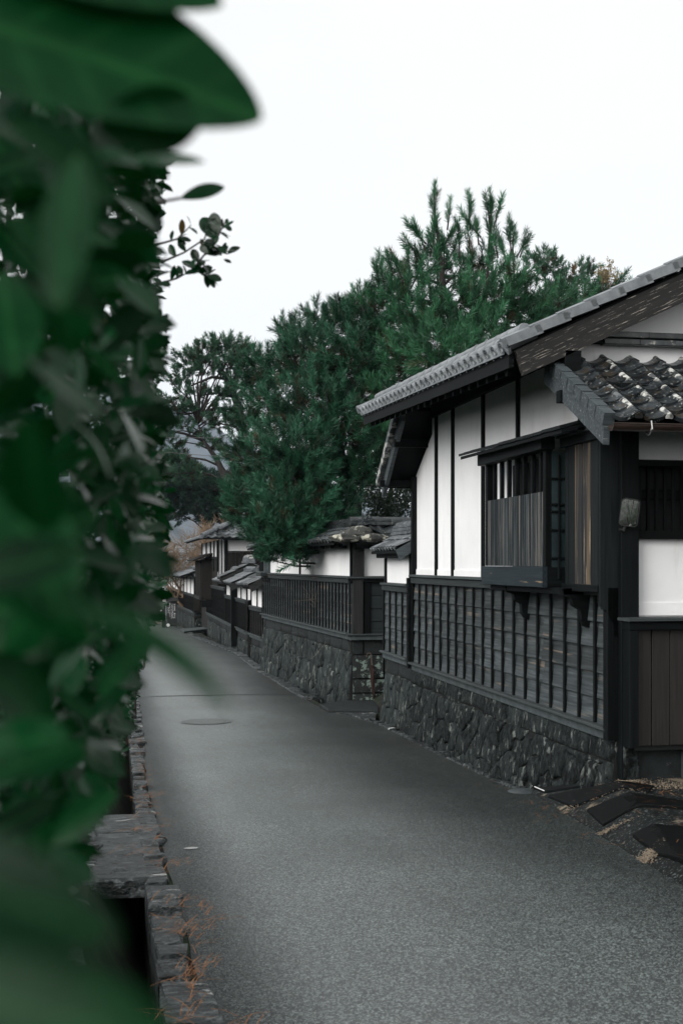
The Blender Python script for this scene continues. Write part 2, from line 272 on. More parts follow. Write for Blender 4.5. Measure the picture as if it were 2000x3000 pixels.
def asphalt():
    m=bpy.data.materials.new('asphalt'); m.use_nodes=True; nt=m.node_tree; n=nt.nodes; l=nt.links; b=n['Principled BSDF']
    tc=n.new('ShaderNodeTexCoord')
    vo=n.new('ShaderNodeTexVoronoi'); vo.inputs['Scale'].default_value=128; l.new(tc.outputs['Object'],vo.inputs['Vector'])
    cr=n.new('ShaderNodeValToRGB'); e=cr.color_ramp.elements
    e[0].color=(.0022,.0046,.0048,1); e[1].color=(.115,.14,.135,1); e[0].position=.12; e[1].position=.95
    x=e.new(.55); x.color=(.0072,.0125,.0122,1)
    sp=n.new('ShaderNodeSeparateColor'); l.new(vo.outputs['Color'],sp.inputs[0]); l.new(sp.outputs[0],cr.inputs[0])
    no=n.new('ShaderNodeTexNoise'); no.inputs['Scale'].default_value=.55; no.inputs['Detail'].default_value=6; l.new(tc.outputs['Object'],no.inputs['Vector'])
    mr=n.new('ShaderNodeMapRange'); mr.inputs[1].default_value=.3; mr.inputs[2].default_value=.7; mr.inputs[3].default_value=.70; mr.inputs[4].default_value=1.28
    l.new(no.outputs['Fac'],mr.inputs[0]); hv=n.new('ShaderNodeHueSaturation'); l.new(mr.outputs[0],hv.inputs['Value']); l.new(cr.outputs[0],hv.inputs['Color'])
    l.new(hv.outputs[0],b.inputs['Base Color'])
    mp=n.new('ShaderNodeMapping'); mp.inputs['Scale'].default_value=(1.1,.28,1); l.new(tc.outputs['Object'],mp.inputs[0])
    n2=n.new('ShaderNodeTexNoise'); n2.inputs['Scale'].default_value=1.0; n2.inputs['Detail'].default_value=2; l.new(mp.outputs[0],n2.inputs['Vector'])
    r2=n.new('ShaderNodeMapRange'); r2.inputs[1].default_value=.36; r2.inputs[2].default_value=.66; r2.inputs[3].default_value=.60; r2.inputs[4].default_value=.50
    l.new(n2.outputs['Fac'],r2.inputs[0])
    # the lane middle is worn smoother; wet sheen is painted into its colour
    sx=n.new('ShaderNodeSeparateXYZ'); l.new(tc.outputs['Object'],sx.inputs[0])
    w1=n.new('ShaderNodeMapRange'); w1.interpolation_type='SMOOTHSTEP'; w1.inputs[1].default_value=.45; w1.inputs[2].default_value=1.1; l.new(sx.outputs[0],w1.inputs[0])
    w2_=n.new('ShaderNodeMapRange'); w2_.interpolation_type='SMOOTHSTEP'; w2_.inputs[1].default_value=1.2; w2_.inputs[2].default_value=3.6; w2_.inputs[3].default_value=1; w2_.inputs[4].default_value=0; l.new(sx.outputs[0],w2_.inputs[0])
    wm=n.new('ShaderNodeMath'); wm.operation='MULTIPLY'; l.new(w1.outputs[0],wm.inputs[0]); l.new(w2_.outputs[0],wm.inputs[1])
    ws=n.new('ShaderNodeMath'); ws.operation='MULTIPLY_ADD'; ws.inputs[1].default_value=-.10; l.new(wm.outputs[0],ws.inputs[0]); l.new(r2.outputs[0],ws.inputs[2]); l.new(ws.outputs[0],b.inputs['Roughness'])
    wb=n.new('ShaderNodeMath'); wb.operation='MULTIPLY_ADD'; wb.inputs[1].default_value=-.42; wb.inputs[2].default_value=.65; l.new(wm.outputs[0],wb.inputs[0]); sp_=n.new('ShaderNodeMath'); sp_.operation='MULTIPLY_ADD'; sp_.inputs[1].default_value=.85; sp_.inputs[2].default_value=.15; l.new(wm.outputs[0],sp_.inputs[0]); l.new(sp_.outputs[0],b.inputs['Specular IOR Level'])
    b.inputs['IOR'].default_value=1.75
    bm=n.new('ShaderNodeMath'); bm.operation='MULTIPLY_ADD'; bm.inputs[1].default_value=1.25; bm.inputs[2].default_value=.72; l.new(wm.outputs[0],bm.inputs[0])  # painted sheen: base colour lightened mid-lane, darkened at the edges
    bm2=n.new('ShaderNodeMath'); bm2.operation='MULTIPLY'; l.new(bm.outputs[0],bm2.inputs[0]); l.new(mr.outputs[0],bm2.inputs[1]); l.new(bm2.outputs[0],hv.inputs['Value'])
    bp=n.new('ShaderNodeBump'); bp.inputs['Strength'].default_value=.55; bp.inputs['Distance'].default_value=.0035
    l.new(vo.outputs['Distance'],bp.inputs['Height']); bp.invert=True; l.new(wb.outputs[0],bp.inputs['Strength']); l.new(bp.outputs[0],b.inputs['Normal'])
    return m
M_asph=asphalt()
# ------------------------------------------------------------------ ground, road, ditches, kerbs
def rampz(x,y):                       # the paved entrance beside the near house
    p=.43+.667*(x-4.35)-.175*(y-10.4)
    return max(zr(y)-.02,min(p,.47+.02*(x-4.4)))
def ground():
    xs=[-900,-200,-60,-20,-8,-4,-2,-1.2,-.7,-.4,-.17,-.16,.19,.2,1,2,3,3.3,3.75,3.76,4.2,4.45,5,7,10,20,60,200,900]
    ys=[-60,-10,-4,0]+[1+.75*i for i in range(30)]+[24+2*i for i in range(40)]+[110,130,160,200,300,500,800,1300]
    vs_=[]; 
    for y in ys:
        z0=zr(y)
        for x in xs:
            z=z0-.015
            if -.165<x<.195 and y<70: z=z0-.62
            if 3.755<x<4.3 and 18.5<y<75: z=z0-.55
            if x<=-.16 and y<70: z=z0+.03+min(.25,.25*(-x-.16))
            if x>4.9 and 18<y<90: z=z0+.35
            if x>=3.3 and y<14: z=min(z0-.1,.3)-.25
            vs_.append((x,y,z))
    nx=len(xs); fs=[(j*nx+i,j*nx+i+1,(j+1)*nx+i+1,(j+1)*nx+i) for j in range(len(ys)-1) for i in range(nx-1)]
    b=MB(); b.add(vs_,fs); return tag(obj('ground',b,M_soil),kind='structure')
ground()
def zsurf(x,y):
    u=(x-xl(y))/(xr(y)-xl(y)); return zr(y)+.004-.012*(2*u-1)**2+.006*noise.noise(V((x*.8,y*.5,3)))
def road():
    b=MB(); ys=[-6+.25*i for i in range(420)]; nx=14; vs_=[]
    for y in ys:
        a,c=xl(y)+.03*noise.noise(V((1,y*2.1,0)))+.015*noise.noise(V((1,y*7,0))), xr(y)+.04*noise.noise(V((9,y*1.8,0)))
        for i in range(nx): 
            x=a+(c-a)*i/(nx-1); u=i/(nx-1)
            vs_.append((x,y,zr(y)+.004-.012*(2*u-1)**2+.006*noise.noise(V((x*.8,y*.5,3)))))
    fs=[(j*nx+i,j*nx+i+1,(j+1)*nx+i+1,(j+1)*nx+i) for j in range(len(ys)-1) for i in range(nx-1)]
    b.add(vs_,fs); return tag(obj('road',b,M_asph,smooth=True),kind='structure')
road()
def stone_mesh(poly,h,rnd,mat_,bev=.018,low=.3):
    """a rough flat-topped stone from a plan polygon (local coords)"""
    b=MB(); n=len(poly); c=V((sum(p[0] for p in poly)/n,sum(p[1] for p in poly)/n,0))
    def ring(k,z,j):
        return [((V((p[0],p[1],0))-c)*k+c+V((random.uniform(-j,j),random.uniform(-j,j),z+random.uniform(-j,j)*.6))) for p in poly]
    vs_=ring(1,-low,0)+ring(1,h-bev,rnd)+ring(.9,h,rnd)+[c+V((0,0,h+random.uniform(0,rnd)))]
    fs=[(k*n+i,k*n+(i+1)%n,(k+1)*n+(i+1)%n,(k+1)*n+i) for k in range(2) for i in range(n)]+[(2*n+i,2*n+(i+1)%n,3*n) for i in range(n)]
    b.add(vs_,fs); return b.mesh('stone',mat_,smooth=False)
kerb=tag(link(bpy.data.objects.new('kerb',None),None,V((.3,6,0))),kind='structure')
bank=tag(link(bpy.data.objects.new('ditch_bank',None),None,V((-.3,6,0))),kind='structure')
rkerb=tag(link(bpy.data.objects.new('kerb_far',None),None,V((3.7,30,0))),kind='structure'); rkerb.name='right_kerb'; LOC['right_kerb']=LOC['kerb_far']
def kerb_row(parent,fx0,fx1,y0,y1,lmin,lmax,h,rnd,nm='stone',hv=.02):
    y=y0
    while y<y1:
        L=random.uniform(lmin,lmax)*(1 if y<20 else 1.8); a,c=fx0(y),fx1(y)+random.uniform(-.05,.06); g=.012
        w=c-a; poly=[(-w/2,-L/2+g+random.uniform(0,.02)),(w*.15,-L/2+g),(w/2,-L/2+g+random.uniform(0,.04)),(w/2+random.uniform(-.03,.02),L/2-g),(-w*.1,L/2-g-random.uniform(0,.015)),(-w/2,L/2-g)]
        me=stone_mesh(poly,h+random.uniform(-hv,hv),rnd,M_kerb)
        inst(nm,me,parent,Matrix.Translation(((a+c)/2,y+L/2,zr(y+L/2)))@Matrix.Rotation(-.09,4,'X') if y<14 else Matrix.Translation(((a+c)/2,y+L/2,zr(y+L/2)))@Matrix.Rotation(-.02,4,'X'))
        y+=L
kerb_row(kerb,lambda y:.19,xl,3.6,60,.16,.46,.03,.012)
kerb_row(bank,lambda y:-.52-.1*math.sin(y*3),lambda y:-.16,4.5,34,.2,.5,.04,.015)
kerb_row(rkerb,lambda y:xr(y)-.06,lambda y:xr(y)+.2,23.5,66,.3,.6,.02,.012)
kerb_row(rkerb,lambda y:xr(y)-.03,lambda y:xr(y)+.10,12.3,20.2,.12,.34,.012,.012)
# stone slabs that bridge the ditches
def slab(name,label,pts,th,mat_,group=None):
    b=MB(); c=sum((V(p) for p in pts),V((0,0,0)))/len(pts)
    n=len(pts); top=[V(p) for p in pts]; ins=[c+(p-c)*.97+V((0,0,.0)) for p in top]
    b.add([p-V((0,0,th)) for p in top]+[p-V((0,0,.02)) for p in top]+ins,
          [tuple(range(n-1,-1,-1)),tuple(range(2*n,3*n))]+[(k*n+i,k*n+(i+1)%n,(k+1)*n+(i+1)%n,(k+1)*n+i) for k in range(2) for i in range(n)])
    return tag(obj(name,b,mat_,loc=c-V((0,0,th))),label,'stone slab',group,'thing')
for i,(y0,y1,lab) in enumerate(((8.05,9.0,'rough stone slab bridging the ditch just beyond its open black end'),(9.02,10.1,'grey stone slab over the ditch, middle one of three'),(10.12,11.3,'pale streaked stone slab over the ditch, where the narrow open ditch starts behind'))):
    j=lambda s=.03:random.uniform(-s,s)
    x1=.35+j()
    slab('ditch_slab',lab,[(-.42+j(),y0+j(.02),zr(y0)+.035),(.0,y0+j(.05),zr(y0)+.03),(x1,y0+j(.04),zr(y0)+.03),(x1+j(),(y0+y1)/2,zr((y0+y1)/2)+.028),(x1+j(),y1,zr(y1)+.03),(-.42+j(),y1,zr(y1)+.035)],.13,M_kerb)
g1=at(21.9,985,2090); 
slab('bridge_slab','flat dark stone slab at the wall corner under the leaning umbrella',[(3.62,21.0,-.14),(4.45,20.75,-.14),(4.75,22.02,-.1),(4.1,22.02,-.1),(3.6,21.8,-.13)],.14,M_cope)
slab('bridge_slab','small pale stone slab beside the black ditch hole by the rubble corner',[(3.72,20.3,-.2),(4.28,20.2,-.2),(4.42,20.7,-.17),(3.72,20.95,-.18)],.1,M_kerb)
slab('bridge_slab','pale grey slab bridging the far ditch before the last wall',[(3.0,55.5,-.66),(4.35,57.2,-.62),(4.4,59.6,-.66),(3.1,59.8,-.76)],.16,M_concrete)
# black plates laid over the ramp
rp=MB(); gx=[3.3+.1*i for i in range(36)]; gy=[-.6+.15*i for i in range(88)]
for y in gy:
    for x in gx: rp.v.append((x,y,rampz(x,y)-.012+.004*noise.noise(V((x*5,y*5,0)))))
rp.f=[(j*36+i,j*36+i+1,(j+1)*36+i+1,(j+1)*36+i) for j in range(87) for i in range(35) if not (gx[i]>4.25 and gy[j]>10.45)]
M_ramp=mat('dark_wet_paving',[(.0025,.0036,.0036),(.008,.0108,.0108)],10,rough=.65,bump=.6,var=0,spec=.18,bdist=.02,patches=[((.13,.145,.138),40,(1,1,1),.57,.66),((.20,.165,.12),2.6,(1,1,1),.60,.68)])
tag(obj('entrance_paving',rp,M_ramp,smooth=True),kind='structure')
def onramp(px,py):
    r=ray(px,py); t=6.0
    while t<16:
        p=V((0,0,EYE))+r*t
        if p.z<=rampz(p.x,p.y): return p
        t+=.01
    return p
def plate(label,pix,mat_=None,th=.035,lift=.014,white=False):
    pts=[onramp(*p) for p in pix]; pts=[p+V((0,0,lift)) for p in pts]
    c=sum(pts,V((0,0,0)))/len(pts); b=MB(); ed_=[]
    for p,q in zip(pts,pts[1:]+pts[:1]): ed_+=[p.lerp(q,i/8) for i in range(8)]
    n=len(ed_)
    def dz(p,o): return V((p.x,p.y,rampz(p.x,p.y)+o))
    rings=[[dz(p,-.03) for p in ed_],[dz(p,lift-.005) for p in ed_]]+[[dz(c.lerp(p,f),lift) for p in ed_] for f in (.985,.8,.6,.4,.2)]
    for r_ in rings: b.v+=[tuple(p) for p in r_]
    b.v.append(tuple(dz(c,lift))); m=len(rings)
    b.f=[(k*n+i,k*n+(i+1)%n,(k+1)*n+(i+1)%n,(k+1)*n+i) for k in range(m-1) for i in range(n)]+[((m-1)*n+i,(m-1)*n+(i+1)%n,m*n) for i in range(n)]
    t=thing('ramp_plate',label,'ramp plate',c); obj('plate',b,mat_ or M_plate,t)
    if white:
        e=MB(); e.tube([pts[0]+V((0,0,.004)),pts[-1]+V((0,0,.004))],.006,5); obj('edge_trim',e,M_white,t)
plate('smooth black plate with a thin white edge, against the rubble wall foot',[(1545,2301),(1734,2273),(1795,2291),(1593,2322)],white=True)
plate('long dark slab lying next to the smooth white-edged plate',[(1605,2334),(1838,2300),(1915,2306),(1900,2320),(1679,2364)])
plate('broad black slab in the middle of the entrance paving',[(1718,2375),(1915,2337),(2015,2352),(2080,2372),(1765,2419)])
plate('black slab beside the sand patch at the entrance edge',[(1851,2449),(2000,2426),(2110,2440),(2060,2560),(1924,2503)])
def sand(px,py,rx,ry,n,tilt=0,sz=.011):
    c=onramp(px,py); ct,st=math.cos(tilt),math.sin(tilt); g=rng.normal(size=(n,2))*np.array([rx,ry])*.5; P=[]
    for u,w in g: x,y=c.x+u*ct-w*st,c.y+u*st+w*ct; P.append((x,y,rampz(x,y)+.001+.004*random.random()))
    a=rng.random(n)*6.28; D=np.stack((np.cos(a),np.sin(a),rng.normal(size=n)*.25),1)
    return np.array(P),D,sz*rng.uniform(.4,1.3,n)
bits=[sand(1900,2507,.20,.12,1500,.3),sand(1925,2266,1.1,.14,4200),sand(1820,2291,.20,.10,700),sand(1772,2436,.2,.05,350,-.9),sand(1985,2300,.5,.25,900)]
P_,D_,Z_=[np.concatenate(q) for q in zip(*bits)]
tag(bulk('sand',M_sand,np.array([(-.5,0,0),(.5,0,.1),(.4,1,.0),(-.4,.9,.15),(0,.5,.45)]),[(0,1,4),(1,2,4),(2,3,4),(3,0,4)],rotmats(D_,np.zeros(len(P_)))*Z_[:,None,None],P_),kind='stuff')
# mortar hump by the plate and round stones
def pebble(name,label,p,s,mat_,cat='stone',rot=0):
    b=MB(); n,m=10,6
    for i in range(m+1):
        th=math.pi*i/m
        for k in range(n):
            ph=2*math.pi*k/n; q=V((math.sin(th)*math.cos(ph),math.sin(th)*math.sin(ph),math.cos(th)))
            f=1+.13*noise.noise(q*1.7+p); b.v.append((q.x*s[0]*f,q.y*s[1]*f,q.z*s[2]*f))
    b.f=[(i*n+k,i*n+(k+1)%n,(i+1)*n+(k+1)%n,(i+1)*n+k) for i in range(m) for k in range(n)]
    o=link(bpy.data.objects.new(name,b.mesh(name,mat_,smooth=True)),None,p); o.rotation_euler=(0,0,rot)
    return tag(o,label,cat,None,'thing')
p=onramp(1838,2262); pebble('round_stone','smooth grey oval stone lying on sand at the plank wall corner',p+V((0,-.02,.03)),(.115,.08,.055),M_pebble)
p=onramp(1530,2325); pebble('mortar_hump','pale low mortar hump at the end of the white-edged plate',p+V((0,0,.0)),(.16,.22,.05),M_concrete,'mortar hump')
p=onramp(1760,2432); 
# road fittings
def zroad(px,py):
    r=ray(px,py); t=3.0
    while t<90:
        p=V((0,0,EYE))+r*t
        if p.z<=zr(p.y)+.012: return p
        t+=.02
    return p
mh=zroad(605,2113); mt=thing('manhole_cover','round iron manhole cover set flush in the asphalt road','manhole cover',mh)
b=MB(); n=28
b.add([(mh.x+.41*math.cos(2*math.pi*k/n),mh.y+.41*math.sin(2*math.pi*k/n),zsurf(mh.x+.41*math.cos(2*math.pi*k/n),mh.y+.41*math.sin(2*math.pi*k/n))+.009) for k in range(n)]+[(mh.x+.34*math.cos(2*math.pi*k/n),mh.y+.34*math.sin(2*math.pi*k/n),zsurf(mh.x+.34*math.cos(2*math.pi*k/n),mh.y+.34*math.sin(2*math.pi*k/n))+.0095) for k in range(n)],[(k,(k+1)%n,n+(k+1)%n,n+k) for k in range(n)]); obj('rim',b,M_iron,mt)
b=MB(); b.add([(mh.x+.325*math.cos(2*math.pi*k/n),mh.y+.325*math.sin(2*math.pi*k/n),zsurf(mh.x+.325*math.cos(2*math.pi*k/n),mh.y+.325*math.sin(2*math.pi*k/n))+.0095) for k in range(n)],[tuple(range(n))]); obj('lid',b,M_iron,mt)
sa,sb=zroad(395,2040),zroad(975,2030)
b=MB(); d=(sb-sa).normalized(); w=V((-d.y,d.x,0))*.05; 
m=24; vs_=[]
for i in range(m+1):
    q=sa.lerp(sb,i/m); vs_+=[(q.x-w.x,q.y-w.y,zsurf(q.x,q.y)+.005),(q.x+w.x,q.y+w.y,zsurf(q.x,q.y)+.009)]
b.add(vs_,[(2*i,2*i+1,2*i+3,2*i+2) for i in range(m)]); 
tag(obj('road_joint',b,mat('tar_joint',[(.012,.014,.014),(.03,.033,.033)],8,rough=.5,bump=.3,var=0)),kind='structure')
M_water=mat('puddle_water',[(.02,.022,.023),(.03,.032,.033)],5,rough=.08,bump=.02,var=0,spec=.6)
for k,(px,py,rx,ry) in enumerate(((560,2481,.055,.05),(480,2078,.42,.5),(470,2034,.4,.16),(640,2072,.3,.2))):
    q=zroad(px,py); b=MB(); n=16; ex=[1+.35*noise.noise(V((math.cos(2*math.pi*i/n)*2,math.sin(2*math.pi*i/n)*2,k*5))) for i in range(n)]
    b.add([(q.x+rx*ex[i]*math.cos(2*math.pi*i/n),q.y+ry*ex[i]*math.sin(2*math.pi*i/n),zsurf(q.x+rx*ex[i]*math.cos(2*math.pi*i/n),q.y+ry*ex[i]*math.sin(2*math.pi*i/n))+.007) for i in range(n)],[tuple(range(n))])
    if k==0: tag(obj('painted_glint',b,mat('pale_glint_paint',[(.22,.23,.225),(.42,.43,.42)],9,rough=.7,bump=.4,var=0)),kind='structure')  # a puddle's bright reflection, painted as a pale flat patch
# ------------------------------------------------------------------ building kit
W_bay=wood('bay_box_board',[(.008,.0128,.016),(.024,.034,.040)],[((.36,.26,.16),1.0,.60,.63)],rough=.55,var=.05,spec=.125)
W_dark2=wood('grey_black_timber',[(.003,.0046,.0051),(.011,.0142,.0152)],rough=.6,var=.2,spec=.12)
W_slat=wood('bay_slat',[(.010,.016,.019),(.046,.054,.058)],[((.115,.112,.104),1.6,.50,.62)],rough=.6,var=.45,spec=.12)
W_worn=wood('sun_worn_plank',[(.012,.014,.016),(.032,.032,.032)],[((.12,.09,.06),.8,.48,.62),((.42,.33,.22),2.6,.60,.68)],rough=.6,var=.1,spec=.12)
W_flat=wood('flat_grey_board',[(.008,.0117,.013),(.020,.0258,.0275)],rough=.65,var=.12,spec=.12)
W_fasc2=wood('grey_brown_timber',[(.009,.0103,.0102),(.031,.0322,.0306)],rough=.7,var=.15,spec=.12)
W_brownl=wood('brown_grey_board',[(.0062,.006,.0055),(.022,.0203,.0178)],rough=.65,var=.3,spec=.12)
UP=V((0,0,1))
def nrm_(d): return V((-d[1],d[0],0))          # outward side of a wall that runs along d
def rubble(parent,p0,d,L,ztop,zbot,batter,cw,ch,mat_,name='stone',cope=None,proud=.030,copeh=.22,jit=.42,limit=290):
    """a wall face of fitted stones: jittered cells, each cut to its own polygon and set proud of the joints"""
    d=V((d[0],d[1],0)).normalized(); n=nrm_(d); p0=V((p0[0],p0[1],0)); H=ztop-zbot
    def W(u,w,dep): return p0+d*u+UP*(ztop-w)+n*(batter*w+dep)
    body=MB(); body.add([W(0,0,0),W(L,0,0),W(L,H,0),W(0,H,0),W(0,0,-.45),W(L,0,-.45),W(L,H,-.45),W(0,H,-.45)],[(0,1,2,3),(7,6,5,4),(0,4,5,1),(1,5,6,2),(2,6,7,3),(3,7,4,0)])
    obj('core',body,M_mortar,parent)
    cells=[]; w0=0
    if cope:
        u=0
        while u<L-.05:
            l=min(random.uniform(.5,1.4),L-u); l=L-u if L-u-l<.25 else l
            hh=copeh+random.uniform(-.02,.02); cells.append(([(u,0),(u+l,0),(u+l,hh),(u,hh+random.uniform(-.02,.02))],cope,.02)); u+=l
        w0=copeh
    nu,nw=max(1,round(L/cw)),max(1,round((H-w0)/ch)); pts=[]
    for j in range(-1,nw+1):
        for i in range(-1,nu+1):
            pts.append(((i+.5+(.5 if j%2 else 0)+random.uniform(-jit,jit))*L/nu, w0+(j+.5+random.uniform(-jit,jit))*(H-w0)/nw))
    for a in pts:
        if not(-cw*.5<a[0]<L+cw*.5 and w0-ch*.5<a[1]<H+ch*.5): continue
        poly=[(0,w0),(L,w0),(L,H),(0,H)]
        for b_ in pts:
            if b_ is a or abs(b_[0]-a[0])>3*cw or abs(b_[1]-a[1])>3*ch: continue
            mxp,mzp=(a[0]+b_[0])/2,(a[1]+b_[1])/2; dx,dz=b_[0]-a[0],b_[1]-a[1]; o=[]
            for k in range(len(poly)):
                P,Q=poly[k],poly[(k+1)%len(poly)]; sp=(P[0]-mxp)*dx+(P[1]-mzp)*dz; sq=(Q[0]-mxp)*dx+(Q[1]-mzp)*dz
                if sp<=0: o.append(P)
                if sp*sq<0: t=sp/(sp-sq); o.append((P[0]+(Q[0]-P[0])*t,P[1]+(Q[1]-P[1])*t))
            poly=o
            if len(poly)<3: break
        if len(poly)>=3: cells.append((poly,mat_,proud))
    for poly,mm,pr in cells[:limit]:
        k=len(poly); cx=sum(q[0] for q in poly)/k; cz=sum(q[1] for q in poly)/k
        area=abs(sum(poly[i][0]*poly[(i+1)%k][1]-poly[(i+1)%k][0]*poly[i][1] for i in range(k)))/2
        if area<.006: continue
        sz=math.sqrt(area); pr2=pr*random.uniform(.55,1.5); b=MB(); c=W(cx,cz,0)
        # split long edges so that outlines are irregular
        pl=[]
        for i in range(k):
            P,Q=poly[i],poly[(i+1)%k]; pl.append(P)
            e=math.hypot(Q[0]-P[0],Q[1]-P[1])
            if e>.16 and mm is mat_: pl.append(((P[0]+Q[0])/2+random.uniform(-.018,.018),(P[1]+Q[1])/2+random.uniform(-.018,.018)))
        k=len(pl); g1,g2=1-.006/sz,1-.035/sz-.02
        def ring(g,dep,j): 
            return [W(cx+(q[0]-cx)*g,cz+(q[1]-cz)*g,dep+random.uniform(-j,j))-c for q in pl]
        vs_=ring(g1,-.01,0)+ring(g1-.008/sz,pr2*.6,pr2*.15)+ring(g2,pr2,pr2*.3)+ring(g2*.5,pr2*1.1,pr2*.35)+[W(cx,cz,pr2*random.uniform(.9,1.4))-c]
        b.add(vs_,[(r*k+i,(r+1)*k+i,(r+1)*k+(i+1)%k,r*k+(i+1)%k) for r in range(3) for i in range(k)]+[(3*k+i,4*k,3*k+(i+1)%k) for i in range(k)])
        inst(name,b.mesh(name,mm,smooth=True),parent,Matrix.Translation(c))
def lattice(parent,p0,d,L,zb,zt,nb,rows,wb=W_board,wbat=W_dark,wr=W_fasc,seg=2.4,bw=.042,bd=.026,ledge=W_gray,lw=.09):
    """board-and-batten skirt: lapped boards, vertical battens, top rail and sill ledge"""
    d=V((d[0],d[1],0)).normalized(); n=nrm_(d); p0=V((p0[0],p0[1],0)); P=lambda u,dep,z:p0+d*u+n*dep+UP*z
    lp=part('lattice_panel',parent,P(L/2,0,zb))
    rh=(zt-.10-zb)/rows
    for r in range(rows):
        u=0
        while u<L-.01:
            l=min(seg*random.uniform(.75,1.2),L-u); l=L-u if L-u-l<.5 else l
            o=bx('board',wb['h'],lp,P(u+l/2,.012,zb+rh*(r+.5)+.005),(l-.004,.024,rh+.03),d)
            M=o.matrix_basis; o.matrix_basis=M@Matrix.Rotation(R(7),4,'X'); u+=l
    for i in range(nb):
        u=bw/2+(L-bw)*i/(nb-1)+random.uniform(-.008,.008)
        bx('batten',wbat['v'],lp,P(u,.034+bd/2,(zb+zt-.1)/2),(bw,bd,zt-.1-zb),d,jit=.006)
    s=max(1,round(L/3.2))
    for k in range(s):
        bx('rail',wr['h'],lp,P(L*(k+.5)/s,.03,zt-.055),(L/s-.003,.10,.09),d)
        bx('rail_cap',W_gray['h'],lp,P(L*(k+.5)/s,.035,zt+.012),(L/s-.003,.15,.035),d)
        bx('ledge',ledge['h'],lp,P(L*(k+.5)/s,.055,zb-.018),(L/s-.003,.13,.032),d)
        if lw: bx('sill',M_sill['h'],lp,P(L*(k+.5)/s,.0,zb-.036-lw/2),(L/s-.002,.13,lw),d)
    return lp
M_sill={'h':M_concrete}
def tile_mesh(w,e,mat_,name='tile',pan=.030,roll=.026,th=.034,lift=.034):
    prof=[]
    for i in range(9):
        s=i/8
        if s<.68: x=s*w; z=-pan*math.sin(math.pi*s/.68)
        else: x=s*w; z=roll*math.sin(math.pi*(s-.68)/.32)
        prof.append((x,z))
    prof[-1]=(w+.012,0.004)
    b=MB(); k=len(prof); y1=e*1.25
    v=[(x,0,z+lift) for x,z in prof]+[(x,y1,z+.002) for x,z in prof]+[(x,0,z+lift-th) for x,z in prof]
    f=[(i,i+1,k+i+1,k+i) for i in range(k-1)]+[(i+2*k,i+1+2*k,i+1,i) for i in range(k-1)]
    b.add(v,f); return b.mesh(name,mat_,smooth=False)
def tile_roof(parent,o,u,dvec,ncol,nrow,w,e,mats,jit=.012,lastrow=None,meshes=None):
    """rows of S-shaped tiles: o eave corner, u along the eave, dvec unit vector up the slope"""
    o,u,dvec=V(o),V(u).normalized(),V(dvec).normalized(); n=u.cross(dvec)
    if n.z<0: o=o+u*(ncol*w); u=-u; n=-n
    ms=meshes or [tile_mesh(w,e,m) for m in mats]
    for i in range(ncol):
        for j in range(nrow):
            m=random.choice(ms)
            M=fr(o+u*(i*w)+dvec*(j*e)+n*random.uniform(-.004,.006),u,dvec,n)@Matrix.Rotation(random.uniform(-jit,jit),4,'Z')@Matrix.Rotation(random.uniform(-jit,jit),4,'Y')
            inst('tile',m,parent,M)
def roll_mesh(r,l,mat_,name='ridge_tile',full=False,n=12):
    b=MB(); k=n+1; a0=(-.15 if not full else -.5)*math.pi; a1=math.pi-a0
    ang=[a0+(a1-a0)*i/n for i in range(k)]
    for y,rr in ((0,r*1.0),(.03,r*1.06),(.035,r),(l*1.02,r*.95)):
        b.v+=[(rr*math.cos(t),y,rr*math.sin(t)) for t in ang]
    b.f=[(j*k+i+1,j*k+i,(j+1)*k+i,(j+1)*k+i+1) for j in range(3) for i in range(n)]+[tuple(range(k)),tuple(range(4*k-1,3*k-1,-1))]
    return b.mesh(name,mat_,smooth=False)
def roll_row(parent,p0,p1,r,seg,mat_,name='ridge_tile'):
    p0,p1=V(p0),V(p1); L=(p1-p0).length; d=(p1-p0)/L; n=max(1,round(L/seg)); m=roll_mesh(r,L/n,mat_,name)
    x=d.cross(UP).normalized(); z=x.cross(d)
    for i in range(n):
        inst(name,m,parent,fr(p0+d*(L*i/n)+V((0,0,random.uniform(-.004,.004))),x,d,z))
def ridge(parent,p0,p1,courses,w,h,r,mat_,seg=.42,mat2=None):
    p0,p1=V(p0),V(p1); L=(p1-p0).length; d=(p1-p0)/L; q=V((d.x,d.y,0)).normalized()
    for c in range(courses):
        n=max(1,round(L/seg)); ww=w*(1-.14*c)
        for i in range(n):
            bx('ridge_course',MH[mat_.name],parent,p0+d*(L*(i+.5)/n)+UP*(h*(c+.5)+.002*(i%2)),(L/n-.004,ww+random.uniform(-.01,.01),h-.006),q,jit=.008)
    roll_row(parent,p0+UP*(h*courses-.005),p1+UP*(h*courses-.005),r,.27,mat2 or mat_)
class _MH(dict):
    def __missing__(s,k): return bpy.data.materials[k]
MH=_MH()
def quad_slab(name,mat_,parent,a,b_,c,d,th):
    """flat slab under four corner points"""
    m=MB(); m.prism([V(a),V(b_),V(c),V(d)],(0,0,-th)); return obj(name,m,mat_,parent)
# ------------------------------------------------------------------ near house
XW=4.4; YN,YF=10.36,18.03
house=thing('house','white plastered house with tiled gable roof, slatted bay window and black lattice skirt','house',(4.6,10.36,.3))
sb=part('stone_base',house,V((4.4,14,.2)))
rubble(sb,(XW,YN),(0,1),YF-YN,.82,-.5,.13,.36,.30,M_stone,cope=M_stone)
lattice(house,(4.415,YN+.02),(0,1),YF-YN-.12,.925,2.20,20,5)
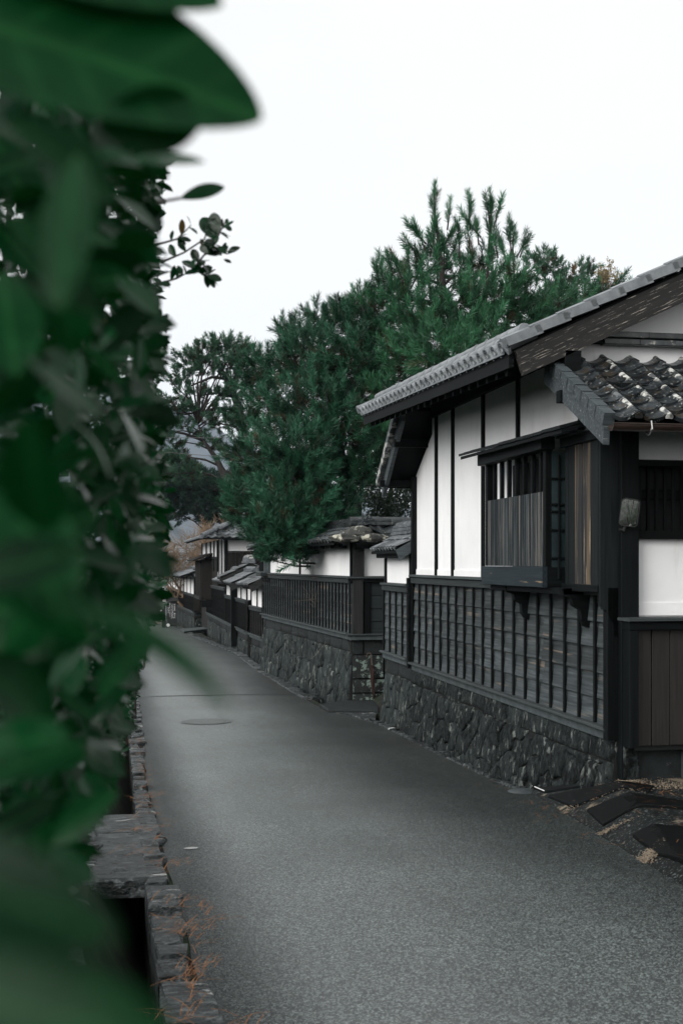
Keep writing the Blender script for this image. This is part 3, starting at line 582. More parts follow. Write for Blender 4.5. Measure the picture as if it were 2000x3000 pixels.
# corner posts of the skirt
for y in (YN+.02,YF-.05):
    bx('post',W_dark['v'],house,(4.36,y,1.50),(.10,.13,1.36),(0,1,0))
walls=part('wall',house,V((4.5,14,3)))
posts=[11.3,13.19,14.52,15.9,16.76]
edges=[YN+.05,11.3,13.19,14.52,15.9,16.76,YF]
for a,c in zip(edges[:-1],edges[1:]):
    a1,c1=a+.012,c-.012; zt_=lambda y:4.62 if 11.0<y<17.02 else (3.93+(y-10.4)*.5 if y<12 else 4.27-(y-17.02)*.55)
    pp=[(4.445,a1,2.22),(4.445,c1,2.22),(4.445,c1,zt_(c1))]+[(4.445,y_,zt_(y_)) for y_ in (17.03,17.01,11.01,10.99) if a1<y_<c1]+[(4.445,a1,zt_(a1))]
    b=MB(); b.prism(pp,(.115,0,0)); obj('plaster_panel',b,M_plaster,walls)
    b=MB(); b.box(4.432,4.446,a+.026,c-.026,2.222,2.31); obj('plaster_foot',b,M_plaster,walls)
for y in posts: bx('batten',W_dark['v'],walls,(4.43,y,3.42),(.05,.055,2.42),(0,1,0))
bx('batten',W_dark['v'],walls,(4.43,YF-.02,2.95),(.09,.12,1.5),(0,1,0))
b=MB(); b.box(4.40,4.60,10.9,17.1,4.47,4.85); obj('wall_plate',b,W_dark['h'],walls)
# closing walls (side, rear, far gable)
b=MB(); b.box(4.57,9.2,17.9,18.0,.3,4.2); b.box(9.2,9.3,10.4,18.0,.3,4.4); obj('rear_wall',b,M_plaster,house)
SL=.472
roof=part('roof',house,V((6.5,14,5)))
def ez(y): return 4.335+(y-10.75)*.033          # eave height (the old eave sags towards us)
XE=3.52; y0,y1=10.75,17.45; XRG=6.55
b=MB(); 
for s in (1,-1):
    xe=XE if s>0 else 2*XRG-XE
    b.prism([(xe,y0,ez(y0)),(xe,y1,ez(y1)),(XRG,y1,ez(y1)+SL*(XRG-XE)),(XRG,y0,ez(y0)+SL*(XRG-XE))],(0,0,-.05))
obj('roof_deck',b,W_dark['h'],roof)
b=MB(); b.prism([(XE,y0,ez(y0)-.045),(XE,y1,ez(y1)-.045),(XE,y1,ez(y1)-.155),(XE,y0,ez(y0)-.155)],(.05,0,.012)); obj('fascia',b,W_dark['h'],roof)
for i in range(21):
    y=10.95+i*.31; z=ez(y)
    b=MB(); b.prism([(XE+.055,y,z-.11),(4.6,y,z-.11+SL*1.02),(4.6,y,z-.2+SL*1.02),(XE+.055,y,z-.2)],(0,.07,0)); obj('rafter',b,W_dark['h'],roof)
def antefix():
    b=MB(); n=14; r=.062
    # round roll end with raised rim and a rosette, then the scalloped pan front
    for y,rr in ((.0,.022),(-.012,.03),(-.004,.036),(-.004,.05),(-.016,.052),(-.016,.062),(.34,.058)):
        b.v+=[(rr*math.cos(2*math.pi*i/n),y,rr*math.sin(2*math.pi*i/n)) for i in range(n)]
    b.f+=[(j*n+i,j*n+(i+1)%n,(j+1)*n+(i+1)%n,(j+1)*n+i) for j in range(6) for i in range(n)]+[tuple(range(n-1,-1,-1))]
    for k in range(6):
        a=k*math.pi/3; x,z=.041*math.cos(a),.041*math.sin(a); b.box(x-.006,x+.006,-.014,.0,z-.006,z+.006)
    m=8; o=len(b.v)
    for y in (-.01,.012):
        for i in range(m+1):
            s=i/m; x=.058+(.104)*s; lo=-.03-.052*math.sin(math.pi*s); b.v+=[(x,y,lo),(x,y,lo+.038)]
    q=2*(m+1)
    for i in range(m):
        a=o+2*i; b.f+=[(a,a+2,a+3,a+1),(a+q+1,a+q+3,a+q+2,a+q),(a,a+q,a+q+2,a+2),(a+1,a+3,a+q+3,a+q+1)]
    return b.mesh('eave_tile',M_eave)
am=antefix(); ne=30
dv=V((1,0,SL)).normalized()
for i in range(ne):
    y=y0+.08+i*(y1-y0-.12)/(ne-1); u=V((0,-1,0)); M=fr(V((XE-.035,y,ez(y)+.035)),u,dv,u.cross(dv))
    inst('eave_tile',am,roof,M)
eu=V((0,y1-y0,ez(y1)-ez(y0))).normalized()
b=MB(); b.prism([(XE-.03,y0+.1,ez(y0)+.06),(XE+.12,y0+.1,ez(y0)+.13),(XE+.12,y0+.1,ez(y0)+.02),(XE-.03,y0+.1,ez(y0)-.02)],(0,y1-y0-.15,ez(y1)-ez(y0))); obj('tile_bed',b,M_eave,roof)
roll_row(roof,(XE+.02,y0+.05,ez(y0)+.105),(XE+.02,y1+.12,ez(y1)+.105),.055,.30,M_eave,'roll_tile')
roll_row(roof,(XE+.17,y0+.05,ez(y0)+.215),(XE+.17,y1-.25,ez(y1)+.215),.06,.36,M_eave,'roll_tile')
tile_roof(roof,(XE+.12,y0+.1,ez(y0)+.10),eu,(1,0,SL),20,9,.33,.38,[M_tile,M_eave])
# far verge cap
roll_row(roof,(XE-.06,y1+.08,ez(y1)+.05),(XRG,y1+.08,ez(y1)+.05+SL*(XRG-XE)),.075,.3,M_eave,'verge_roll')
# near gable: barge board, verge tiles, plaster
vd=V((1,0,SL)).normalized(); vn=V((-SL,0,1)).normalized(); O_=V((XE+.045,10.70,ez(y0)))
b=MB(); b.prism([((V(q)-O_).dot(vd),0,(V(q)-O_).dot(vn)) for q in ((XE+.045,10.70,ez(y0)),(XRG,10.70,ez(y0)+SL*(XRG-XE-.045)),(XRG,10.70,ez(y0)+SL*(XRG-XE-.045)-.28),(XE+.125,10.70,ez(y0)-.225))],(0,.06,0)); inst('barge_board',b.mesh('barge_board',W_paint['h']),roof,fr(O_,vd,V((0,1,0)),vn))
b=MB(); b.prism([(XRG,10.70,ez(y0)+SL*(XRG-XE)),(2*XRG-XE,10.70,ez(y0)),(2*XRG-XE-.1,10.70,ez(y0)-.2),(XRG,10.70,ez(y0)+SL*(XRG-XE)-.26)],(0,.06,0)); obj('barge_board',b,W_paint['h'],roof)
vd=V((1,0,SL)).normalized(); vn=V((-SL,0,1)).normalized()
vb=MB(); vb.box(-.02,.33,-.03,.22,-.045,.04); vb.v=[(x,y,z+(.022 if x<0 else 0)) for x,y,z in vb.v]
vb.tube([(-.02,.12,.03),(.31,.12,.02)],.05,8)
vm=vb.mesh('verge_tile',M_eave)
for i in range(12): inst('verge_tile',vm,roof,fr(V((XE-.02,10.68,ez(y0)+.06))+vd*(i*.295),vd,V((0,1,0)),vn))
gw=MB(); gw.prism([(4.45,11.1,3.9),(8.7,11.1,3.9),(8.7,11.1,4.55),(6.55,11.1,5.6),(4.45,11.1,4.58)],(0,.08,0)); obj('gable_plaster',gw,M_plaster,house)
gw=MB(); gw.prism([(4.45,17.0,3.9),(8.7,17.0,3.9),(8.7,17.0,4.55),(6.55,17.0,5.6),(4.45,17.0,4.58)],(0,.08,0)); obj('gable_plaster',gw,M_plaster,house)
bx('purlin_end',W_dark['h'],house,(4.12,10.95,4.24),(.16,.5,.22),(1,0,0))
# lean-to roofs at both gables
def leanto(name,ye,ze,yt,zt,x0,x1,ncol,nrow,barge_d):
    s=1 if yt>ye else -1
    r=part(name,house,V((x0+1,(ye+yt)/2,ze)))
    dvv=V((0,yt-ye,zt-ze)); L=dvv.length; dvv/=L
    quad_slab('roof_deck',W_dark['h'],r,(x0,ye,ze-.03),(x1,ye,ze-.03),(x1,yt,zt-.03),(x0,yt,zt-.03),.05)
    b=MB(); b.prism([(x0-.03,ye-.02*s,ze-.015),(x0-.03,yt,zt-.015),(x0-.03,yt,zt-.015-barge_d),(x0-.03,ye+.0*s,ze-.015-barge_d*.98)],(.055,0,0)); obj('barge_board',b,W_bluegray['h'],r)
    bx('purlin_end',W_dark['h'],r,(x0+.25,(ye*.3+yt*.7),(ze*.3+zt*.7)-.2),(.6,.11,.11),(1,0,0))
    return r,dvv,L
lr,dvv,L=leanto('lean_to_roof',9.64,3.61,11.06,4.33,4.0,7.2,0,0,.215)
tile_roof(lr,(4.03,9.58,3.60),(1,0,0),dvv,12,9,.268,L/8.6,[M_tile],jit=.02)
# pale weathered roll tops on some tiles
rm=roll_mesh(.033,.165,M_tileroll,'roll_tile',n=8); rmd=roll_mesh(.033,.165,M_tile,'roll_tile',n=8)
lx=V((1,0,0)); ln=lx.cross(dvv)
for i in range(12):
    for j in range(9):
        inst('roll_tile',rm if random.random()<.42 else rmd,lr,fr(V((4.03,9.58,3.60))+lx*(.268*(i+.84))+dvv*(j*L/8.6-.01)+ln*.022,lx,dvv,ln)@Matrix.Rotation(random.uniform(-.05,.05),4,'Z'))
vb=MB(); vb.box(-.01,.09,-.012,.20,-.075,.03); vb.v=[(x,y,z+(.010 if y<0 else 0)) for x,y,z in vb.v]
vm2=vb.mesh('verge_tile',W_bluegray['h'])
for j in range(9): inst('verge_tile',vm2,lr,fr(V((3.965,9.60,3.61))+dvv*(j*L/8.7),lx,dvv,ln)@Matrix.Rotation(random.uniform(-.03,.03),4,'X'))
b=MB(); b.box(4.1,8,11.0,11.09,4.30,4.47); obj('mortar_band',b,M_plaster,lr)
for c in range(2):
    x=4.5
    while x<7.6:
        l=random.uniform(.34,.5); bx('flashing_tile',M_walltile,lr,(x+l/2,10.98-.02*c,4.485+.062*c),(l-.004,.2,.055),(1,0,0),jit=.006); x+=l
b=MB(); n=10
for x in (4.0,8.2): b.v+=[(x,9.545+.058*math.cos(math.pi+math.pi*i/n),3.545+.058*math.sin(math.pi+math.pi*i/n)) for i in range(n+1)]+[(x,9.545+.05*math.cos(math.pi+math.pi*i/n),3.545+.05*math.sin(math.pi+math.pi*i/n)) for i in range(n+1)]
k=2*(n+1); b.f=[(i,i+1,k+i+1,k+i) for i in range(n)]+[(n+1+i,k+n+1+i,k+n+2+i,n+2+i) for i in range(n)]+[(i,n+1+i,n+2+i,i+1) for i in range(n)]+[(0,k,k+n+1,n+1),(n,2*n+1,k+2*n+1,k+n)]
b.tube([(4.0,9.487,3.547),(8.2,9.487,3.547)],.006,6)
gut=obj('gutter',b,M_gutter,house)
for x in (4.33,4.78,5.3):
    h=MB(); h.tube([(x,9.60,3.56)]+[(x,9.545+.064*math.cos(a),3.535+.075*math.sin(a)) for a in [i*math.pi/6 for i in range(-7,1)]][::-1]+[(x,9.47,3.5)],.007,5); obj('gutter_hook',h,M_hook,gut)
lr2,dvv2,L2=leanto('lean_to_roof',18.25,3.62,16.95,4.64,4.0,7.2,0,0,.215)
tile_roof(lr2,(4.0,18.3,3.62),(1,0,0),dvv2,12,8,.268,L2/7.5,[M_tile,M_tileroll])
vm3=MB(); vm3.box(-.035,.08,-.03,.2,-.05,.05); vm3=vm3.mesh('verge_tile',M_tileroll)
for j in range(8): inst('verge_tile',vm3,lr2,fr(V((3.97,18.28,3.62))+dvv2*(j*L2/7.8),V((-1,0,0)),dvv2,V((-1,0,0)).cross(dvv2))@Matrix.Rotation(.06,4,'X'))
bx('eave_beam',W_dark['h'],lr2,(4.45,18.08,3.60),(1.1,.09,.10),(1,0,0))
# entrance-side face
face=part('entrance_wall',house,V((6,10.36,2)))
bx('post',W_dark['v'],face,(4.485,10.35,2.2),(.17,.16,3.6),(1,0,0))
b=MB(); b.box(4.56,8.2,10.40,10.50,3.33,3.64); obj('plaster_panel',b,M_plaster,face)
b=MB(); b.box(4.4,8.2,10.36,10.52,3.64,4.0); obj('header_beam',b,W_dark['h'],face)
b=MB(); b.box(4.575,8.2,10.385,10.5,1.92,2.62); obj('plaster_panel',b,M_plaster,face)
b=MB(); b.box(4.578,8.2,10.375,10.386,1.93,2.045); obj('plaster_foot',b,M_plaster,face)
win=part('window',face,V((6,10.45,3)))
b=MB(); b.box(4.56,8.2,10.62,10.66,2.6,3.34); obj('pane',b,M_dark,win)
bx('sill',W_dark['h'],win,(6.3,10.37,2.655),(3.6,.12,.075),(1,0,0)); bx('head',W_dark['h'],win,(6.3,10.40,3.30),(3.6,.10,.06),(1,0,0))
for i in range(14): bx('bar',W_dark['v'],win,(4.66+i*.082,10.47,2.98),(.030,.03,.60),(1,0,0))
for z in (2.98,3.06): bx('rail',W_dark['h'],win,(6.3,10.50,z),(3.6,.02,.025),(1,0,0))
# plank skirt
sk=part('plank_skirt',house,V((6,10.2,1.3)))
bx('cap',W_gray['h'],sk,(6.4,10.20,1.905),(4.02,.26,.028),(1,0,0)); bx('rail',W_dark['h'],sk,(6.4,10.215,1.85),(3.98,.20,.075),(1,0,0))
bx('stile',W_dark['v'],sk,(4.455,10.215,1.295),(.085,.20,1.03),(1,0,0))
x=4.50
while x<7.4:
    w=random.uniform(.12,.2); bx('plank',W_brown['v'],sk,(x+w/2,10.205+random.uniform(-.003,.003),1.30),(w-.007,.03,1.02),(1,0,0)); x+=w
b=MB(); b.box(4.5,7.6,10.225,10.38,.74,1.8); obj('backing',b,M_dark,sk)
fd=part('foundation',house,V((6,10.3,.6)))
for x0_,x1_,y_,m_ in ((4.42,4.56,10.26,M_stone),(4.565,4.99,10.33,M_cope),(4.995,5.12,10.25,M_concrete),(5.125,5.9,10.27,M_cope),(5.91,6.7,10.26,M_stone)):
    b=MB(); b.box(x0_,x1_,y_,10.6,.3,.775); b.v=[(x+random.uniform(-.012,.012),y+random.uniform(-.02,.01),z) for x,y,z in b.v]; obj('stone',b,m_,fd)
b=MB(); b.box(5.2,7.5,10.2,10.3,.74,.79); obj('ledge_stone',b,M_concrete,fd)
# bay window
bay=part('bay_window',house,V((4.1,12.4,2.6)))
XB=4.10; Y0,Y1=11.38,13.34
bx('box_board',W_bay['h'],bay,(XB-.02,(Y0+Y1)/2,2.265),(Y1-Y0+.06,.05,.205),(0,1,0))
bx('box_end',W_dark['h'],bay,(XB+.14,Y0+.0,2.265),(.28,.06,.20),(1,0,0))
b=MB(); b.box(XB+.02,4.44,Y0,Y1,2.17,2.2); obj('floor_board',b,W_dark['h'],bay)
for y in (Y0+.03,Y1-.03): bx('post',W_dark['v'],bay,(XB+.03,y,2.95),(.075,.075,1.16),(0,1,0))
bx('beam',W_dark2['h'],bay,(XB,(Y0+Y1)/2+.02,3.565),(Y1-Y0+.16,.14,.125),(0,1,0))
ns=34
for i in range(ns): bx('slat',W_slat['v'],bay,(XB+.012,Y0+.10+(Y1-Y0-.17)*i/(ns-1),2.735),(.027,.025,.73),(0,1,0))
for i in range(7): bx('bar',W_dark['v'],bay,(XB+.05,Y0+.26+(Y1-Y0-.44)*i/6,2.95),(.042,.045,1.16),(0,1,0))
bx('rail',W_dark['h'],bay,(XB+.05,(Y0+Y1)/2,3.06),(Y1-Y0-.1,.03,.05),(0,1,0))
b=MB(); b.box(4.40,4.43,Y0+.02,Y1-.04,2.22,3.5); obj('inner_shutter',b,W_dark['v'],bay)
# little bay roof
bz0,bz1=3.655,3.80
r=part('bay_roof',house,V((4.1,12,3.7)))
b=MB(); b.prism([(3.93,10.5,bz0-.05),(4.44,10.5,bz1-.05),(4.44,10.5,bz1-.085),(3.93,10.5,bz0-.085)],(0,3.28,.03)); obj('roof_board',b,W_dark['h'],r)
y=10.5
while y<13.7:
    l=random.uniform(.22,.3); b=MB(); b.prism([(3.915,y+.004,bz0-.046+(y-10.5)*.009),(4.44,y+.004,bz1-.046+(y-10.5)*.009),(4.44,y+.004,bz1-.02+(y-10.5)*.009),(3.915,y+.004,bz0-.018+(y-10.5)*.009)],(0,l-.008,random.uniform(-.004,.008))); obj('roof_plank',b,W_dark2['h'],r); y+=l
# corbels under the bay
for y in (12.72,11.0):
    pr=[(4.42,2.16),(4.12,2.16),(4.14,2.09),(4.22,2.07),(4.24,2.0),(4.31,1.96),(4.32,1.86),(4.36,1.8),(4.42,1.78)]
    b=MB(); b.prism([(x,y,z) for x,z in pr],(0,.09,0)); obj('corbel',b,W_dark['h'],bay)
b=MB(); b.box(4.14,4.40,11.0,13.3,2.105,2.165); obj('bearer',b,W_dark['h'],bay)
# shutter case beside the bay
sc_=part('shutter_case',house,V((4.25,10.8,2.8)))
XS=4.235
b=MB(); b.box(XS+.03,4.44,10.36,11.26,2.17,3.58); obj('case_body',b,W_dark['v'],sc_)
for i,w in enumerate((.07,.185,.185,.19,.185)):
    yy=11.22-sum((.07,.185,.185,.19,.185)[:i])-w/2
    bx('plank',(W_worn if i in (2,3) else W_dark2)['v'],sc_,(XS+.015+.004*(i%2),yy,2.86),(w-.008,.03,1.33),(0,1,0))
bx('rail',W_dark2['h'],sc_,(XS,10.80,3.555),(.92,.07,.09),(0,1,0)); bx('rail',W_dark['h'],sc_,(XS+.02,10.82,2.17),(.9,.07,.07),(0,1,0))
bx('cap',W_gray['h'],sc_,(XS-.01,10.80,3.61),(.96,.12,.025),(0,1,0))
pr=[(XS-.005,3.60),(4.42,3.60),(4.42,1.72),(4.36,1.75),(4.355,1.86),(4.315,1.9),(4.30,1.97),(XS+.02,1.99),(XS-.005,2.05)]
b=MB(); b.prism([(x,10.33,z) for x,z in pr],(0,.045,0)); obj('side_board',b,W_dark2['v'],sc_)
b=MB(); b.box(4.36,4.37,11.27,11.36,2.2,3.5); obj('pane',b,M_pane,bay); b=MB(); b.box(4.15,4.38,11.352,11.358,2.22,3.48); obj('pane',b,M_pane,bay); [bx('muntin',W_dark['h'],bay,(4.26,11.342,z_),(.24,.02,.022),(1,0,0)) for z_ in (2.45,2.72,2.9,2.97,3.22)]; bx('muntin',W_dark['v'],bay,(4.22,11.342,2.85),(.022,.02,1.2),(1,0,0))
for z in (2.5,2.75,2.9,2.98,3.2): bx('muntin',W_dark['h'],bay,(4.345,11.315,z),(.10,.025,.018),(0,1,0))
# mirror on the corner post
mp=ony(10.2,1842,1502)
mir=thing('mirror','rounded black-rimmed mirror fixed to the dark corner post','mirror',mp)
def rrect(w,h,r,n=5):
    o=[]
    for sx,sz,a0 in ((1,1,0),(-1,1,90),(-1,-1,180),(1,-1,270)):
        for i in range(n+1):
            a=R(a0+90*i/n); o.append((sx*(w/2-r)+r*math.cos(a),sz*(h/2-r)+r*math.sin(a)))
    return o
MR=Matrix.Translation(mp)@Matrix.Rotation(R(-34),4,'Z')@Matrix.Rotation(R(9),4,'Y')@Matrix.Rotation(R(7),4,'X')
def mrm(name,w,h,y0_,y1_,m_):
    b=MB(); b.prism([MR@V((x,y0_,z)) for x,z in rrect(w,h,.035)],MR.to_3x3()@V((0,y1_-y0_,0))); return obj(name,b,m_,mir)
mrm('housing',.165,.245,.0,.05,M_black); b=MB(); rr_=[(x,z) for x,z in rrect(.145,.225,.03,5)]; cz=lambda x,z:-.012+(x*x+z*z)*.30
for q_ in (1.0,.84,.68,.52,.36,.2,.08): b.v+=[tuple(MR@V((x*q_,cz(x*q_,z*q_),z*q_))) for x,z in rr_]
b.v.append(tuple(MR@V((0,cz(0,0),0)))); n_=len(rr_); b.f=[(k*n_+i,k*n_+(i+1)%n_,(k+1)*n_+(i+1)%n_,(k+1)*n_+i) for k in range(6) for i in range(n_)]+[(6*n_+i,6*n_+(i+1)%n_,7*n_) for i in range(n_)]
obj('glass',b,M_mirror,mir,smooth=True)
b=MB(); b.tube([MR@V((-.02,.03,-.11)),mp+V((-.045,.03,-.155)),mp+V((-.05,.09,-.15))],.016,6); obj('bracket',b,M_black,mir)
# ------------------------------------------------------------------ boundary walls along the lane
def wall_run(parent,p0,d,L,zb,zt,zp,zbase,nb,rows,nposts,stone,cw,ch,cope=M_cope,batter=.1,post_w=.07,stone_on=True,lat=True,segs=None,wb=W_board):
    d=V((d[0],d[1],0)).normalized(); n=nrm_(d); p0=V((p0[0],p0[1],0)); P=lambda u,dep,z:p0+d*u+n*dep+UP*z
    if stone_on:
        s=part('stone_base',parent,P(L/2,0,zbase)); rubble(s,P(0,-.02,0),d,L,zb-.13,zbase,batter,cw,ch,stone,cope=cope)
    if lat: lattice(parent,P(0,0,0),d,L,zb,zt,nb,rows,wb=wb)
    w=part('wall',parent,P(L/2,-.1,zt))
    xs=[L*i/nposts for i in range(nposts+1)]
    for a,c in zip(xs[:-1],xs[1:]):
        if zp-zt<.1: break
        bx('plaster_panel',M_plaster,w,P((a+c)/2,-.06,(zt+.03+zp)/2),(c-a-.01,.12,zp-zt-.03),d)
    for a in xs: bx('post',W_dark['v'],w,P(min(max(a,post_w/2),L-post_w/2),.012,(zt+.03+zp)/2),(post_w,.05,zp-zt-.03),d)
    bx('backing',W_dark['h'],w,P(L/2,-.24,(zb-.1+zt)/2),(L,.3,zt-zb+.1),d)
    return P
def wall_roof(parent,P,L,d,ze,zrg,ov,rb,w,nrow,mats,courses=2,beam=True,back=True,rollmat=None,u0=0,ends=.05,rafters=0):
    d=V((d[0],d[1],0)).normalized(); n=nrm_(d)
    r=part('roof',parent,P(L/2,0,ze)); sv=(-n*(ov+rb)+UP*(zrg-ze)); sl_=sv.length; sv=sv/sl_
    ncol=round((L+2*ends)/w); ww=(L+2*ends)/ncol
    quad_slab('roof_deck',W_dark['h'],r,P(-ends+u0,ov,ze-.03),P(L+ends,ov,ze-.03),P(L+ends,-rb,zrg-.03),P(-ends+u0,-rb,zrg-.03),.04)
    if back: quad_slab('roof_deck',M_walltile,r,P(-ends,-rb,zrg),P(L+ends,-rb,zrg),P(L+ends,-2*rb-ov,ze),P(-ends,-2*rb-ov,ze),.05)
    tile_roof(r,P(-ends,ov+.02,ze),d,sv,ncol,nrow,ww,sl_/nrow,mats)
    if courses: ridge(r,P(-ends,-rb,zrg-.0),P(L+ends,-rb,zrg-.0),courses,.26,.055,.062,mats[-1],mat2=rollmat)
    if beam: bx('eave_beam',W_dark['h'],r,P(L/2,ov*.55,ze-.09),(L-.02,.08,.09),d)
    for i in range(rafters): bx('rafter_end',W_dark['h'],r,P(L*(i+.5)/rafters,ov*.45,ze-.10),(.22,ov*.8,.055),d)
    return r
# low wall stepping off the near house
aw=thing('wall','short low plastered wall with its own little tiled roof, joined to the near house','wall',(4.5,19,-.4))
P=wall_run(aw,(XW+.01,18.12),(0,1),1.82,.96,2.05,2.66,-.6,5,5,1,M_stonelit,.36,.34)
wall_roof(aw,P,1.82,(0,1),2.62,2.86,.24,.22,.205,2,[M_walltile,M_walltile2],courses=3,rollmat=M_walltile2)
for y in (18.14,): bx('post',W_dark['v'],aw,(4.45,y,1.8),(.09,.14,1.9),(0,1,0))
b=MB(); b.prism([(4.14,18.04,2.60),(4.60,18.04,2.86),(4.60,18.04,2.72),(4.2,18.04,2.44)],(0,.04,0)); obj('barge_board',b,W_bluegray['h'],aw)
bx('verge_ornament',M_plaster,aw,(4.58,18.06,2.87),(.1,.05,.16),(1,0,0))
# long wall with dark battens
D2=V((-.0542,1,0)).normalized(); C2=V((4.255,22.1,0))
w2=thing('wall','long plastered lane wall on high grey rubble, black battens below, pine resting on its roof','wall',(4.0,26,-.3))
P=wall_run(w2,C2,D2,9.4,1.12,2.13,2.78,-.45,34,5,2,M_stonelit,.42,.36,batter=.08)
wall_roof(w2,P,9.4,D2,2.80,3.10,.40,.26,.255,3,[M_walltile,M_walltile,M_tile],courses=2,ends=.22,rafters=11)
b=MB(); 
mband=M_plaster.copy(); mband.name='dark_band_plaster'; nt=mband.node_tree; nn_=nt.nodes; bs=nn_['Principled BSDF']; src=bs.inputs['Base Color'].links[0].from_socket
tc=nn_.new('ShaderNodeTexCoord'); sx=nn_.new('ShaderNodeSeparateXYZ'); nt.links.new(tc.outputs['Object'],sx.inputs[0])
def mth(op,a,b_=None):
    m_=nn_.new('ShaderNodeMath'); m_.operation=op
    for i,v_ in enumerate((a,b_)):
        if v_ is None: continue
        if isinstance(v_,(int,float)): m_.inputs[i].default_value=v_
        else: nt.links.new(v_,m_.inputs[i])
    return m_.outputs[0]
nzs=nn_.new('ShaderNodeTexNoise'); nzs.inputs['Scale'].default_value=3; nt.links.new(tc.outputs['Object'],nzs.inputs['Vector'])
g_=mth('DIVIDE',mth('ADD',mth('SUBTRACT',sx.outputs[0],1.12),mth('MULTIPLY',mth('SUBTRACT',nzs.outputs['Fac'],.5),.35)),.36); g_=mth('POWER',2.718,mth('MULTIPLY',mth('MULTIPLY',g_,g_),-1))
g_=mth('MULTIPLY',g_,.8); mxs=nn_.new('ShaderNodeMix'); mxs.data_type='RGBA'; mxs.inputs[7].default_value=(.10,.115,.11,1); nt.links.new(g_,mxs.inputs[0]); nt.links.new(src,mxs.inputs[6]); nt.links.new(mxs.outputs[2],bs.inputs['Base Color'])  # soft dark vertical band mixed into the panel colour
pn_=[o for o in COL.objects if o.name.startswith('plaster_panel') and o.parent and o.parent.parent==w2][0]; pn_.data=pn_.data.copy(); pn_.data.materials[0]=mband
# return of the long wall, facing us
w3=thing('wall','short lichen-covered return of the lane wall where the umbrella leans','wall',(4.7,22.1,-.2))
RL=1.9
P3=wall_run(w3,(C2.x+RL,22.1),(-1,0),RL,1.12,2.13,2.78,-.3,2,4,1,M_lichen,.5,.42,cope=M_cope,batter=.03,lat=False,stone_on=False)
s=part('stone_base',w3,V((5,22.1,.3)))
rows3=[(.99,.72,(0,.22,.75,1.35,RL)),(.715,.28,(0,.60,1.1,1.6,RL)),(.275,.02,(0,.75,1.3,RL)),(.015,-.40,(0,.42,.8,1.4,RL))]
b=MB(); b.box(C2.x-.02,C2.x+RL,22.13,22.5,-.45,1.0); obj('core',b,M_mortar,s)
for k,(za,zb_,us) in enumerate(rows3):
    for a,c in zip(us[:-1],us[1:]):
        b=MB(); x0_,x1_=C2.x-.01+a+.006,C2.x-.01+c-.006; f=22.08+random.uniform(-.02,.015); g=.015
        b.add([(x0_,22.2,zb_),(x1_,22.2,zb_),(x1_,22.2,za),(x0_,22.2,za),(x0_+g,f,zb_+g),(x1_-g,f,zb_+g),(x1_-g,f,za-g),(x0_+g,f,za-g)],[(4,5,6,7),(0,1,5,4),(1,2,6,5),(2,3,7,6),(3,0,4,7)])
        obj('stone',b,M_cope if k==0 else M_lichen,s)
pn=part('board_panel',w3,V((4.8,22.1,1.6)))
rh=(2.05-1.10)/4
for i in range(4):
    o=bx('board',W_flat['h'],pn,(C2.x+.62,22.075,1.105+rh*(i+.5)),(.62,.022,rh+.012),(-1,0,0)); o.matrix_basis=o.matrix_basis@Matrix.Rotation(R(4),4,'X')
bx('post',W_fasc2['v'],pn,(C2.x+.085,22.05,1.63),(.19,.12,1.10),(-1,0,0)); bx('post',W_dark['v'],pn,(C2.x+.26,22.06,1.60),(.12,.07,1.0),(-1,0,0)); bx('post',W_dark['v'],pn,(C2.x+.92,22.06,1.60),(.1,.09,1.0),(-1,0,0))
bx('rail',W_dark['h'],pn,(C2.x+.75,22.05,2.085),(1.6,.1,.075),(-1,0,0)); bx('rail_cap',W_gray['h'],pn,(C2.x+.72,22.03,2.135),(1.66,.16,.03),(-1,0,0))
bx('sill',W_gray['h'],pn,(C2.x+.72,22.04,1.095),(1.66,.14,.03),(-1,0,0)); bx('sill',M_concrete,pn,(C2.x+.74,22.07,1.035),(1.6,.12,.085),(-1,0,0))
bx('post',W_fasc2['v'],w3,(C2.x+.10,22.06,2.45),(.20,.13,.62),(-1,0,0))
wall_roof(w3,P3,RL,(-1,0),2.80,3.10,.40,.26,.255,2,[M_walltile],courses=2,ends=.0)
# corner ornament where the two roofs meet
on=part('corner_tile',w3,V((4.2,21.8,2.9)))
def lump(name,parent,c,s,mat_,seed=0,amp=.25,n=10,m=7):
    b=MB(); c=V(c)
    for i in range(m+1):
        th=math.pi*i/m
        for k in range(n):
            ph=2*math.pi*k/n; q=V((math.sin(th)*math.cos(ph),math.sin(th)*math.sin(ph),math.cos(th))); f=1+amp*noise.noise(q*2+V((seed,seed*.7,0)))
            b.v.append((c.x+q.x*s[0]*f,c.y+q.y*s[1]*f,c.z+q.z*s[2]*f))
    b.f=[(i*n+k,i*n+(k+1)%n,(i+1)*n+(k+1)%n,(i+1)*n+k) for i in range(m) for k in range(n)]
    return obj(name,b,mat_,parent)
M_lt=mat('lichened_corner_tile',[(.015,.018,.017),(.06,.062,.056)],9,rough=.7,bump=.5,var=.1,spec=.3,patches=[((.42,.41,.34),6,(1,1,1),.54,.6)])
lump('hip_tile',on,(4.05,21.72,2.85),(.30,.12,.09),M_lt,1); lump('hip_tile',on,(4.32,21.85,2.95),(.26,.16,.13),M_lt,2); lump('hip_tile',on,(4.55,21.7,2.86),(.3,.1,.08),M_lt,4)
